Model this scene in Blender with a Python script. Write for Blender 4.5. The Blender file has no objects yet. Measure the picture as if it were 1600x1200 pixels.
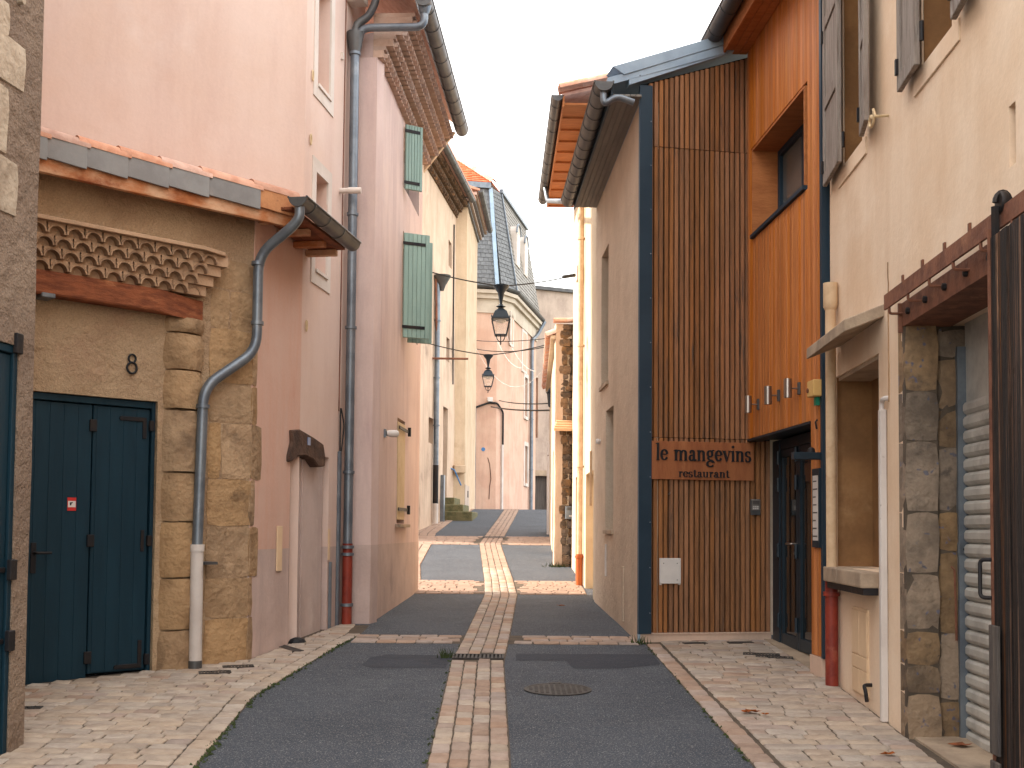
import bpy, bmesh, math, random
from mathutils import Vector, Matrix, noise
random.seed(7)
rad = math.radians
S = bpy.context.scene
COL = S.collection

# ------------------------------------------------------------ camera, sky, sun, exposure
FPX, SH, PITCH, ROLL, EYE = 1800., 144., math.atan(.0468), .0083, 1.6
_X = Vector((1, 0, 0)); _U = Vector((0, -math.sin(PITCH), math.cos(PITCH))); FWD = Vector((0, math.cos(PITCH), math.sin(PITCH)))
RGT = _X*math.cos(ROLL) + _U*math.sin(ROLL); UPV = -_X*math.sin(ROLL) + _U*math.cos(ROLL)
CAMO = Vector((0, 0, EYE))
cd = bpy.data.cameras.new('camera'); cam = bpy.data.objects.new('camera', cd); COL.objects.link(cam)
m = Matrix((RGT, UPV, -FWD)).transposed().to_4x4(); m.translation = CAMO; cam.matrix_world = m
cd.sensor_width = 36; cd.lens = FPX/1600*36; cd.shift_y = SH/1600; cd.clip_end = 2000; cd.clip_start = .05
S.camera = cam

SUN_ELEV, SUN_TRAVEL = rad(34), Vector((1, -.13, 0)).normalized()
wd = bpy.data.worlds.new('World'); S.world = wd; wd.use_nodes = True
nt = wd.node_tree; bg = nt.nodes['Background']
sky = nt.nodes.new('ShaderNodeTexSky'); sky.sky_type = 'NISHITA'; sky.sun_disc = False
sky.sun_elevation = SUN_ELEV; sky.sun_rotation = math.atan2(-SUN_TRAVEL.x, -SUN_TRAVEL.y)
sky.air_density = 1.0; sky.dust_density = 4.0; sky.ozone_density = .6
mixw = nt.nodes.new('ShaderNodeMix'); mixw.data_type = 'RGBA'; mixw.inputs[0].default_value = .72
nt.links.new(sky.outputs[0], mixw.inputs[6]); mixw.inputs[7].default_value = (10.5, 10.25, 9.8, 1)   # bright thin overcast veil
nt.links.new(mixw.outputs[2], bg.inputs[0]); bg.inputs[1].default_value = .15
sl = bpy.data.lights.new('sun', 'SUN'); so = bpy.data.objects.new('sun', sl); COL.objects.link(so)
sl.energy = 3.4; sl.angle = rad(2.0); sl.color = (1, .88, .74)
d = Vector((SUN_TRAVEL.x*math.cos(SUN_ELEV), SUN_TRAVEL.y*math.cos(SUN_ELEV), -math.sin(SUN_ELEV)))
so.rotation_euler = d.to_track_quat('-Z', 'Y').to_euler()
S.view_settings.view_transform = 'Standard'; S.view_settings.look = 'None'; S.view_settings.gamma = 1
S.view_settings.exposure = 1.45
S.render.engine = 'CYCLES'
S.cycles.use_denoising = True
S.cycles.max_bounces = 8; S.cycles.diffuse_bounces = 5; S.cycles.transparent_max_bounces = 8
S.cycles.caustics_reflective = False; S.cycles.caustics_refractive = False

# ------------------------------------------------------------ layout helpers
GP = [(-300, -4), (-20, -.8), (0, 0), (16, .64), (18.5, .77), (21, .95), (27, 1.42), (33, 1.92), (36.8, 2.26), (40, 2.28), (400, 2.28)]
def g(y):
    for (a, za), (b, zb) in zip(GP, GP[1:]):
        if y <= b: return za + (zb - za)*(y - a)/(b - a)
    return GP[-1][1]
def slope(y): return (g(y + .15) - g(y - .15))/.3
def ray(px, py):
    v = RGT*((px - 800)/FPX) + UPV*((600 + SH - py)/FPX) + FWD
    return v/v.y
def at(px, py, Y): return CAMO + ray(px, py)*Y
class Fr:
    """upright frame: u along the wall from A to B, n out of it towards ref, z up"""
    def __init__(s, A, B, ref=(0, None)):
        s.A = Vector((A[0], A[1], 0)); b = Vector((B[0], B[1], 0)); s.L = (b - s.A).length
        s.U = (b - s.A)/s.L; s.N = Vector((-s.U.y, s.U.x, 0))
        r = Vector((ref[0], ref[1] if ref[1] is not None else (A[1] + B[1])/2, 0))
        if (r - s.A).dot(s.N) < 0: s.N = -s.N
    def P(s, u, n, z): return s.A + s.U*u + s.N*n + Vector((0, 0, z))
    def uv(s, px, py, n=0):
        d = ray(px, py); o = s.A + s.N*n
        t = (o - CAMO).dot(s.N)/d.dot(s.N)
        q = CAMO + d*t
        return (q - s.A).dot(s.U), q.z
    def rc(s, x0, y0, x1, y1, n=0):
        a, b = s.uv(x0, y0, n), s.uv(x1, y1, n)
        return min(a[0], b[0]), max(a[0], b[0]), min(a[1], b[1]), max(a[1], b[1])
WF = Fr((0, 0), (1, 0), (0, 5))       # world frame (u=x, n=y)

ORG = {}
def tag(o, label, cat, group=None):
    o['label'] = label; o['category'] = cat
    if group: o['group'] = group
    return o
def thing(name, label, cat, loc, group=None):
    o = bpy.data.objects.new(name, None); COL.objects.link(o); o.empty_display_size = .2
    o.location = loc; ORG[o.name] = Vector(loc)
    return tag(o, label, cat, group)
class MB:
    def __init__(s): s.v = []; s.f = []
    def add(s, vs, fs):
        b = len(s.v); s.v += [Vector(v) for v in vs]; s.f += [tuple(b + i for i in f) for f in fs]; return s
    def hexa(s, p):   # 8 points, bottom ring then top ring
        return s.add(p, [(3, 2, 1, 0), (4, 5, 6, 7), (0, 1, 5, 4), (1, 2, 6, 5), (2, 3, 7, 6), (3, 0, 4, 7)])
    def box(s, w, u0, u1, n0, n1, z0, z1):
        return s.hexa([w.P(u0, n0, z0), w.P(u1, n0, z0), w.P(u1, n1, z0), w.P(u0, n1, z0), w.P(u0, n0, z1), w.P(u1, n0, z1), w.P(u1, n1, z1), w.P(u0, n1, z1)])
    def bar(s, a, b, wx, wz, up=(0, 0, 1)):
        a, b = Vector(a), Vector(b); t = (b - a).normalized(); x = t.cross(Vector(up)).normalized(); z = x.cross(t)
        x *= wx/2; z *= wz/2
        return s.hexa([a - x - z, a + x - z, b + x - z, b - x - z, a - x + z, a + x + z, b + x + z, b - x + z])
    def quad(s, a, b, c, d): return s.add([a, b, c, d], [(0, 1, 2, 3)])
    def prism(s, w, pts, n0, n1):
        k = len(pts)
        s.add([w.P(u, n1, z) for u, z in pts] + [w.P(u, n0, z) for u, z in pts],
              [tuple(range(k)), tuple(range(2*k - 1, k - 1, -1))] + [(i, i + k, (i + 1) % k + k, (i + 1) % k) for i in range(k)])
        return s
    def tube(s, pts, r, seg=10, cap=True):
        pts = [Vector(p) for p in pts]; n = len(pts); rs = r if isinstance(r, (list, tuple)) else [r]*n
        x = None; base = len(s.v); vs = []
        for i, p in enumerate(pts):
            t = (pts[min(i + 1, n - 1)] - pts[max(i - 1, 0)]).normalized()
            if x is None:
                x = t.cross(Vector((0, 0, 1)))
                if x.length < .1: x = t.cross(Vector((0, 1, 0)))
            x = (x - t*x.dot(t)).normalized(); y = t.cross(x)
            for k in range(seg):
                a = 2*math.pi*k/seg; vs.append(p + (x*math.cos(a) + y*math.sin(a))*rs[i])
        fs = [(i*seg + k, i*seg + (k + 1) % seg, (i + 1)*seg + (k + 1) % seg, (i + 1)*seg + k) for i in range(n - 1) for k in range(seg)]
        if cap: fs += [tuple(range(seg - 1, -1, -1)), tuple(range((n - 1)*seg, n*seg))]
        return s.add(vs, fs)
    def lathe(s, c, prof, seg=12, ax=(0, 0, 1), xr=None):
        ax = Vector(ax).normalized(); c = Vector(c)
        x = Vector(xr) if xr else (ax.cross(Vector((0, 1, 0))) if abs(ax.y) < .9 else ax.cross(Vector((1, 0, 0)))); x.normalize(); y = ax.cross(x)
        vs = [c + ax*z + (x*math.cos(2*math.pi*k/seg) + y*math.sin(2*math.pi*k/seg))*r for r, z in prof for k in range(seg)]
        n = len(prof)
        fs = [(i*seg + k, i*seg + (k + 1) % seg, (i + 1)*seg + (k + 1) % seg, (i + 1)*seg + k) for i in range(n - 1) for k in range(seg)]
        fs += [tuple(range(seg - 1, -1, -1)), tuple(range((n - 1)*seg, n*seg))]
        return s.add(vs, fs)
    def halfpipe(s, a, b, r, th, up=(0, 0, 1), seg=10, arch=False, taper=1.0):
        """open half pipe from a to b; gutter (open on top) or arch tile (open below)"""
        a, b = Vector(a), Vector(b); t = (b - a).normalized(); x = t.cross(Vector(up)).normalized(); z = x.cross(t)
        sg = 1 if arch else -1
        vs = []
        for p, k in ((a, 1), (b, taper)):
            for rr in (r*k, (r - th)*k):
                for i in range(seg + 1):
                    an = math.pi*i/seg; vs.append(p + x*math.cos(an)*rr + z*math.sin(an)*rr*sg)
        m_ = seg + 1; fs = []
        for i in range(seg):
            fs += [(i, i + 1, 2*m_ + i + 1, 2*m_ + i), (m_ + i + 1, m_ + i, 3*m_ + i, 3*m_ + i + 1),
                   (i + 1, i, m_ + i, m_ + i + 1), (2*m_ + i, 2*m_ + i + 1, 3*m_ + i + 1, 3*m_ + i)]
        fs += [(0, 2*m_, 3*m_, m_), (seg, m_ + seg, 3*m_ + seg, 2*m_ + seg)]
        return s.add(vs, fs)
    def build(s, name, mat, parent=None, smooth=False, bevel=0, disp=0, dsc=1.3, origin=None, kind=None, seg=1):
        org = ORG[parent.name] if parent else Vector(origin or (0, 0, 0))
        me = bpy.data.meshes.new(name)
        vs = s.v
        if disp:
            vs = [v + Vector((noise.noise(v*dsc), noise.noise(v*dsc + Vector((31, 7, 3))), .5*noise.noise(v*dsc + Vector((3, 17, 53)))))*disp for v in vs]
        me.from_pydata([v - org for v in vs], [], s.f)
        bm = bmesh.new(); bm.from_mesh(me)
        if disp: bmesh.ops.remove_doubles(bm, verts=bm.verts, dist=.0004)
        if bevel:
            bmesh.ops.bevel(bm, geom=[e for e in bm.edges if len(e.link_faces) == 2 and e.calc_face_angle(0) > .5], offset=bevel, segments=seg, profile=.6, affect='EDGES', clamp_overlap=True)
        bmesh.ops.recalc_face_normals(bm, faces=bm.faces)
        bm.to_mesh(me); bm.free()
        if smooth:
            me.polygons.foreach_set('use_smooth', [True]*len(me.polygons))
            try: me.set_sharp_from_angle(angle=rad(40))
            except Exception: pass
        o = bpy.data.objects.new(name, me); COL.objects.link(o)
        if mat: me.materials.append(MT[mat] if isinstance(mat, str) else mat)
        if parent: o.parent = parent
        else: o.location = org
        ORG[o.name] = org
        if kind: o['kind'] = kind
        return o
def copy_tree(o, parent=None):
    c = o.copy(); COL.objects.link(c); c.parent = parent; ORG[c.name] = ORG[o.name]
    for ch in o.children: copy_tree(ch, c)
    return c
def piece(me, name, parent, loc, rot, scale):
    o = bpy.data.objects.new(name, me); COL.objects.link(o); o.parent = parent
    o.location = Vector(loc) - ORG[parent.name]; o.rotation_euler = rot; o.scale = scale; ORG[o.name] = Vector(loc)
    return o

# ------------------------------------------------------------ materials
def lin(c): return tuple(((v/255)/12.92 if v/255 <= .04045 else ((v/255 + .055)/1.055)**2.4) for v in c) + (1,)
MT = {}
def M(name, c1, c2=None, c3=None, rough=.9, scale=1.5, streak=0., sc3=None, bump=.3, bs=60, bd=.004, metal=0., rnd=0., hrnd=0., fine=.12, stretch=(1, 1, 1),
      speck=None, big=0., spec=.3, island=False, lo=.38, hi=.66, crack=0.):
    mt = bpy.data.materials.new(name); mt.use_nodes = True; MT[name] = mt
    n = mt.node_tree.nodes; L = mt.node_tree.links; b = n['Principled BSDF']
    def N(t, **k):
        q = n.new(t)
        for a, v in k.items(): setattr(q, a, v)
        return q
    geo = N('ShaderNodeNewGeometry'); oi = N('ShaderNodeObjectInfo')
    rsrc = geo.outputs['Random Per Island'] if island else oi.outputs['Random']
    mul = N('ShaderNodeMath', operation='MULTIPLY'); mul.inputs[1].default_value = 37. if (rnd or island) else 0.; L.new(rsrc, mul.inputs[0])
    ad = N('ShaderNodeVectorMath', operation='ADD'); L.new(geo.outputs['Position'], ad.inputs[0]); L.new(mul.outputs[0], ad.inputs[1])
    def noi(sc, det=5, st=(1, 1, 1), ro=.6):
        mp = N('ShaderNodeVectorMath', operation='MULTIPLY'); mp.inputs[1].default_value = st; L.new(ad.outputs[0], mp.inputs[0])
        q = N('ShaderNodeTexNoise'); q.inputs['Scale'].default_value = sc; q.inputs['Detail'].default_value = det; q.inputs['Roughness'].default_value = ro
        L.new(mp.outputs[0], q.inputs['Vector']); return q.outputs['Fac']
    def ramp(src, a, bb):
        q = N('ShaderNodeMapRange', interpolation_type='SMOOTHSTEP'); q.inputs[1].default_value = a; q.inputs[2].default_value = bb; L.new(src, q.inputs[0]); return q.outputs[0]
    def mix(f, a, bb, mode='MIX', k=None):
        q = N('ShaderNodeMix', data_type='RGBA', blend_type=mode)
        if hasattr(f, 'is_linked') or not isinstance(f, (int, float)): L.new(f, q.inputs[0])
        else: q.inputs[0].default_value = f
        for i, v in ((6, a), (7, bb)):
            if isinstance(v, tuple): q.inputs[i].default_value = v
            else: L.new(v, q.inputs[i])
        return q.outputs[2]
    def scl(src, k):
        q = N('ShaderNodeMath', operation='MULTIPLY'); L.new(src, q.inputs[0]); q.inputs[1].default_value = k; return q.outputs[0]
    a = lin(c1); cc = a
    if c2: cc = mix(ramp(noi(scale, 6, stretch), lo, hi), a, lin(c2))
    if c3 is not None:
        cc = mix(ramp(noi(sc3 or scale*.55, 7, stretch, .68), .55, .72), cc, lin(c3))
    if streak:
        cc = mix(scl(ramp(noi(1., 6, (2.6, 2.6, .4), .7), .40, .78), streak), cc, lin(sc3c.get(name, tuple(int(v*.62) for v in c1))))
    if big:
        cc = mix(scl(ramp(noi(.7, 3), .4, .7), big), cc, lin(tuple(int(v*.75) for v in c1)))
    if speck:
        cc = mix(ramp(noi(speck[0], 2, (1, 1, 1), .5), speck[2], speck[2] + .06), cc, lin(speck[1]))
    if fine:
        fm = N('ShaderNodeMapRange'); fm.inputs[3].default_value = 1 - fine; fm.inputs[4].default_value = 1 + fine; L.new(noi(bs*.9, 3), fm.inputs[0])
        h = N('ShaderNodeHueSaturation'); L.new(fm.outputs[0], h.inputs['Value']); L.new(cc, h.inputs['Color']) if not isinstance(cc, tuple) else setattr(h.inputs['Color'], 'default_value', cc); cc = h.outputs[0]
    if rnd or hrnd:
        vm = N('ShaderNodeMapRange'); vm.inputs[3].default_value = 1 - rnd; vm.inputs[4].default_value = 1 + rnd; L.new(rsrc, vm.inputs[0])
        h = N('ShaderNodeHueSaturation'); L.new(vm.outputs[0], h.inputs['Value'])
        L.new(cc, h.inputs['Color']) if not isinstance(cc, tuple) else setattr(h.inputs['Color'], 'default_value', cc)
        if hrnd:
            fr = N('ShaderNodeMath', operation='FRACT'); m9 = N('ShaderNodeMath', operation='MULTIPLY'); m9.inputs[1].default_value = 7.31
            L.new(rsrc, m9.inputs[0]); L.new(m9.outputs[0], fr.inputs[0])
            hm = N('ShaderNodeMapRange'); hm.inputs[3].default_value = 1 - hrnd; hm.inputs[4].default_value = 1 + hrnd; L.new(fr.outputs[0], hm.inputs[0]); L.new(hm.outputs[0], h.inputs['Saturation'])
        cc = h.outputs[0]
    if isinstance(cc, tuple): b.inputs['Base Color'].default_value = cc
    else: L.new(cc, b.inputs['Base Color'])
    b.inputs['Roughness'].default_value = rough; b.inputs['Metallic'].default_value = metal
    b.inputs['Specular IOR Level'].default_value = spec
    if bump:
        bp = N('ShaderNodeBump'); bp.inputs['Strength'].default_value = bump; bp.inputs['Distance'].default_value = bd
        L.new(noi(bs, 5, stretch), bp.inputs['Height']); last = bp
        b2 = N('ShaderNodeBump'); b2.inputs['Strength'].default_value = min(1, bump*1.2); b2.inputs['Distance'].default_value = bd*4
        L.new(noi(bs*.12, 4, stretch), b2.inputs['Height']); L.new(bp.outputs[0], b2.inputs['Normal']); L.new(b2.outputs[0], b.inputs['Normal'])
    return mt
sc3c = {}
# plasters
sc3c.update(pink=(190, 158, 148), pink_low=(158, 140, 136), orange_pink=(206, 140, 112), pink_two=(178, 152, 150), peach=(140, 116, 98), beige=(196, 156, 118), rest_beige=(150, 122, 98))
M('roughcast', (142, 124, 108), (126, 108, 94), bump=1., bs=70, bd=.012, fine=.5, scale=1.2)
M('roughcast_warm', (172, 148, 120), (154, 128, 102), (166, 136, 112), bump=.9, bs=80, bd=.009, fine=.42, scale=1.4)
M('pink', (217, 194, 183), (214, 188, 174), (220, 200, 190), streak=.35, bump=.2, bs=40, fine=.05, scale=.9)
M('pink_low', (202, 180, 172), (188, 166, 158), (168, 150, 144), streak=.5, bump=.35, bs=45, fine=.08, scale=1.6)
M('orange_pink', (207, 172, 156), (210, 178, 163), (201, 162, 145), streak=.4, bump=.2, bs=45, fine=.06)
M('pink_two', (214, 191, 183), (204, 180, 173), (216, 192, 180), streak=.75, bump=.25, bs=40, fine=.06, scale=.8)
M('white_plaster', (198, 180, 174), (182, 164, 158), (206, 192, 186), streak=.35, bump=.3, bs=50, fine=.06)
M('white_trim', (214, 204, 196), (200, 188, 178), bump=.1, bs=40, fine=.04)
M('peach', (208, 184, 162), (196, 170, 148), (156, 134, 118), streak=.5, bump=.5, bs=30, fine=.08, scale=1.0)
M('ochre', (206, 182, 154), (196, 170, 142), (180, 152, 124), streak=.35, bump=.4, bs=40, fine=.07)
M('far_pink', (210, 176, 156), (202, 164, 144), (190, 158, 140), streak=.3, bump=.4, bs=25, fine=.05)
M('far_grey', (192, 174, 160), (174, 156, 144), streak=.4, bump=.3, bs=25)
M('yellow', (208, 190, 166), (200, 180, 154), (188, 166, 140), streak=.2, bump=.4, bs=70, fine=.08)
M('rest_beige', (206, 187, 166), (194, 175, 154), streak=.2, bump=.5, bs=90, bd=.006, fine=.1)
M('beige', (233, 211, 187), (226, 199, 171), (238, 219, 198), streak=.3, bump=.35, bs=45, fine=.07, scale=1.1)
M('beige_old', (178, 144, 110), (150, 118, 88), (196, 164, 130), streak=.5, bump=.6, bs=40, fine=.1, scale=2)
M('far_trim', (198, 186, 170), (182, 168, 152), bump=.1, bs=40, fine=.04)
M('concrete', (176, 156, 134), (150, 132, 114), (120, 108, 96), bump=.5, bs=60, fine=.12, scale=3)
# stone
M('sandstone', (170, 140, 106), (146, 118, 88), (122, 99, 76), bump=1., bs=22, bd=.018, fine=.14, scale=4, rnd=.10, hrnd=.10)
M('jamb_stone', (140, 116, 90), (110, 91, 72), (78, 68, 60), bump=.9, bs=30, bd=.012, fine=.2, scale=5, rnd=.2, hrnd=.3, speck=(14, (96, 92, 104), .64))
M('quoin_white', (186, 172, 154), (166, 150, 132), bump=1., bs=18, bd=.015, fine=.1, scale=5, rnd=.08)
M('dark_stone', (92, 70, 58), (68, 52, 46), (112, 88, 70), bump=.9, bs=40, bd=.01, scale=6)
M('rubble', (136, 112, 90), (92, 80, 70), (160, 126, 96), bump=1., bs=18, bd=.03, scale=6, rnd=.25, hrnd=.3)
M('mossy_stone', (112, 104, 74), (84, 84, 58), bump=.8, bs=30, bd=.01, scale=6, rnd=.12)
M('paving', (172, 157, 142), (153, 138, 125), (182, 169, 155), bump=.6, bs=50, bd=.006, fine=.1, scale=7, rnd=.12, hrnd=.18, rough=.8)
M('paving_pink', (164, 144, 130), (148, 128, 115), (172, 155, 141), bump=.6, bs=50, bd=.006, fine=.1, scale=7, rnd=.12, hrnd=.3, rough=.8)
M('paving_far', (158, 134, 118), (142, 118, 104), (166, 146, 130), bump=.5, bs=50, bd=.006, fine=.1, scale=7, rnd=.12, island=True, rough=.8)
M('mortar', (94, 82, 70), (76, 67, 58), bump=.6, bs=120, fine=.2, scale=6)
M('asphalt', (64, 70, 79), (55, 61, 70), (75, 80, 87), bump=.9, bs=110, bd=.004, fine=.55, scale=1.3, rough=.82, speck=(110, (132, 130, 130), .58))
M('asphalt_patch', (53, 57, 66), (47, 51, 60), bump=.9, bs=110, bd=.004, fine=.5, scale=2, rough=.85, speck=(120, (98, 98, 100), .62))
M('earth', (120, 112, 92), (96, 100, 70), bump=.5, bs=20, scale=.6)
M('moss', (62, 74, 40), (50, 60, 34), bump=.6, bs=80, scale=20)
# tiles, slates
M('tile', (200, 158, 138), (184, 138, 118), (164, 128, 112), bump=.4, bs=60, fine=.08, scale=9, rnd=.13, hrnd=.2)
M('tile_isl', (204, 112, 74), (186, 94, 62), (160, 96, 72), bump=.3, bs=60, fine=.08, scale=9, rnd=.16, island=True)
M('genoise', (186, 162, 148), (172, 146, 132), (150, 128, 116), bump=.3, bs=50, fine=.08, scale=5, rnd=.08, hrnd=.15)
M('genoise_dark', (120, 96, 76), (84, 68, 56), (170, 124, 84), bump=.4, bs=50, fine=.1, scale=7, rnd=.25)
M('canopy_tile', (170, 140, 112), (142, 114, 92), bump=.4, bs=60, fine=.1, scale=6, rnd=.1)
M('canopy_mortar', (182, 150, 122), (162, 132, 106), bump=.5, bs=90, fine=.1, scale=3)
M('slate', (112, 114, 116), (98, 100, 104), bump=.2, bs=60, fine=.06, scale=8, rnd=.14, island=True, rough=.6)
M('slate_pale', (140, 135, 128), (122, 118, 114), bump=.2, bs=60, fine=.06, scale=8, rnd=.14, island=True, rough=.6)
M('verge_grey', (142, 142, 142), (128, 126, 126), (150, 144, 140), bump=.15, bs=60, fine=.04, scale=3, rnd=.06, rough=.6)
M('verge_wood', (196, 140, 98), (170, 112, 76), (96, 70, 60), sc3=9, bump=.3, bs=50, scale=5)
# wood
M('oak_beam', (140, 82, 54), (110, 62, 42), (166, 108, 74), bump=.5, bs=60, fine=.1, scale=4, stretch=(1.5, 1.5, 6))
M('fascia', (178, 112, 70), (206, 166, 134), (140, 78, 48), bump=.4, bs=50, fine=.08, scale=3, stretch=(1, 1, 2))
M('slat_dark', (152, 104, 68), (124, 86, 58), (86, 70, 60), bump=.4, bs=50, fine=.1, scale=2.2, stretch=(9, 9, .8), rnd=.16, hrnd=.07, rough=.7)
M('board_orange', (197, 122, 60), (178, 104, 48), (208, 138, 74), bump=.35, bs=50, fine=.07, scale=2.2, stretch=(9, 9, .7), rnd=.15, hrnd=.06, rough=.6)
M('soffit_orange', (182, 114, 66), (166, 101, 57), bump=.3, bs=50, fine=.07, scale=2, stretch=(2, 9, 9), rnd=.1, rough=.7)
M('sign_wood', (152, 94, 58), (138, 82, 50), (164, 106, 68), bump=.25, bs=60, fine=.06, scale=2, stretch=(6, 6, 1.2), rough=.65)
M('canopy_wood', (204, 166, 130), (190, 150, 114), bump=.3, bs=50, scale=4, rnd=.08)
M('barn_plank', (132, 90, 62), (50, 40, 36), (186, 128, 82), bump=.9, bs=40, bd=.008, fine=.15, scale=2.4, stretch=(24, 24, .3), rnd=.3, hrnd=.2, rough=.8, lo=.28, hi=.5)
M('barn_grey', (92, 84, 78), (72, 66, 64), (120, 108, 98), bump=.7, bs=40, scale=2.4, stretch=(14, 14, .7), rnd=.1)
M('shutter_grey', (150, 140, 132), (126, 114, 106), (176, 166, 156), bump=.6, bs=50, fine=.1, scale=3, stretch=(9, 9, .8), rough=.8)
M('shutter_green', (146, 172, 162), (138, 163, 154), (154, 178, 166), bump=.2, bs=50, fine=.05, scale=2, rnd=.05, rough=.6)
M('cream_wood', (208, 186, 152), (196, 172, 136), bump=.2, bs=50, scale=3)
M('gate_blue', (22, 50, 64), (18, 44, 57), (27, 56, 70), bump=.12, bs=50, fine=.04, scale=1.5, rough=.5, spec=.22, stretch=(4, 4, .7))
# metal and paint
M('zinc', (122, 130, 138), (104, 112, 122), (140, 146, 152), bump=.1, bs=30, fine=.04, scale=5, rough=.42, metal=.55)
M('zinc_dark', (92, 92, 92), (78, 78, 80), (106, 102, 98), bump=.1, bs=30, fine=.04, scale=4, rough=.45, metal=.4)
M('zinc_flash', (152, 172, 190), (138, 158, 178), bump=.06, bs=20, fine=.03, scale=3, rough=.5, metal=.1)
M('anthracite', (40, 58, 72), (34, 52, 66), bump=.06, bs=40, fine=.03, scale=2, rough=.5, metal=.1)
M('door_metal', (34, 48, 58), (28, 42, 52), bump=.04, bs=40, fine=.02, rough=.4)
M('soffit_grey', (120, 116, 110), (108, 104, 100), bump=.1, bs=40, rnd=.05, rough=.6)
M('pvc_white', (206, 198, 192), (190, 180, 174), bump=.1, bs=30, fine=.04, speck=(12, (120, 100, 92), .7), rough=.5)
M('pvc_cream', (214, 186, 152), (196, 164, 130), (178, 140, 110), bump=.15, bs=30, fine=.05, scale=6, rough=.6)
M('pipe_red', (140, 56, 42), (116, 44, 36), (150, 84, 66), bump=.25, bs=40, fine=.06, scale=7, rough=.5)
M('pipe_tan', (172, 92, 46), (150, 74, 36), bump=.2, bs=40, rough=.5)
M('rust', (128, 84, 64), (100, 64, 50), (152, 106, 80), bump=.5, bs=60, fine=.12, scale=8, rough=.75)
M('iron', (34, 34, 38), (46, 40, 38), bump=.3, bs=60, fine=.1, scale=8, rough=.55, metal=.3)
M('lantern_paint', (26, 36, 46), (34, 44, 54), bump=.08, bs=40, rough=.4)
M('steel', (160, 150, 142), (140, 132, 126), bump=.05, bs=40, fine=.03, rough=.32, metal=.9, stretch=(8, 8, 1))
M('shutter_metal', (196, 192, 184), (172, 168, 162), (208, 204, 196), bump=.15, bs=30, fine=.05, scale=5, rough=.45, metal=.15)
M('panel_white', (216, 210, 204), (202, 196, 192), bump=.06, bs=20, fine=.03, rough=.5)
M('cupboard_cream', (226, 198, 164), (212, 182, 148), bump=.08, bs=20, fine=.03, rough=.5)
M('plinth_white', (214, 186, 166), (198, 170, 152), streak=.3, bump=.25, bs=40, fine=.05)
M('black_letter', (24, 26, 30), rough=.6, bump=0, fine=0)
M('red_print', (190, 48, 44), rough=.5, bump=0, fine=0)
M('plate_blue', (110, 130, 170), rough=.4, bump=0, fine=0)
M('cable_black', (34, 34, 36), rough=.6, bump=0, fine=0)
M('cable_blue', (70, 120, 170), rough=.6, bump=0, fine=0)
M('amber_box', (214, 176, 112), (200, 160, 98), bump=.05, rough=.5, fine=.03)
M('green_label', (40, 140, 110), rough=.5, bump=0, fine=0)
M('grating', (70, 66, 64), (56, 52, 50), bump=.3, bs=60, rough=.6, metal=.4, scale=8)
M('leaf_dry', (150, 84, 44), (120, 66, 36), bump=.3, bs=60, scale=9, rnd=.2, hrnd=.1)
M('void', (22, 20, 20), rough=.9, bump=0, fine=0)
M('niche_brown', (150, 112, 74), (128, 94, 62), (166, 130, 92), bump=.5, bs=45, scale=2, streak=.3)
def glass(name, col, alpha, rough=.03):
    mt = bpy.data.materials.new(name); mt.use_nodes = True; MT[name] = mt; b = mt.node_tree.nodes['Principled BSDF']
    b.inputs['Base Color'].default_value = lin(col); b.inputs['Roughness'].default_value = rough; b.inputs['Alpha'].default_value = alpha
    b.inputs['Specular IOR Level'].default_value = .6
glass('glass_clear', (235, 225, 210), .22); glass('glass_dark', (26, 34, 38), .96, .05); glass('glass_window', (104, 108, 108), .93, .04)

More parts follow.
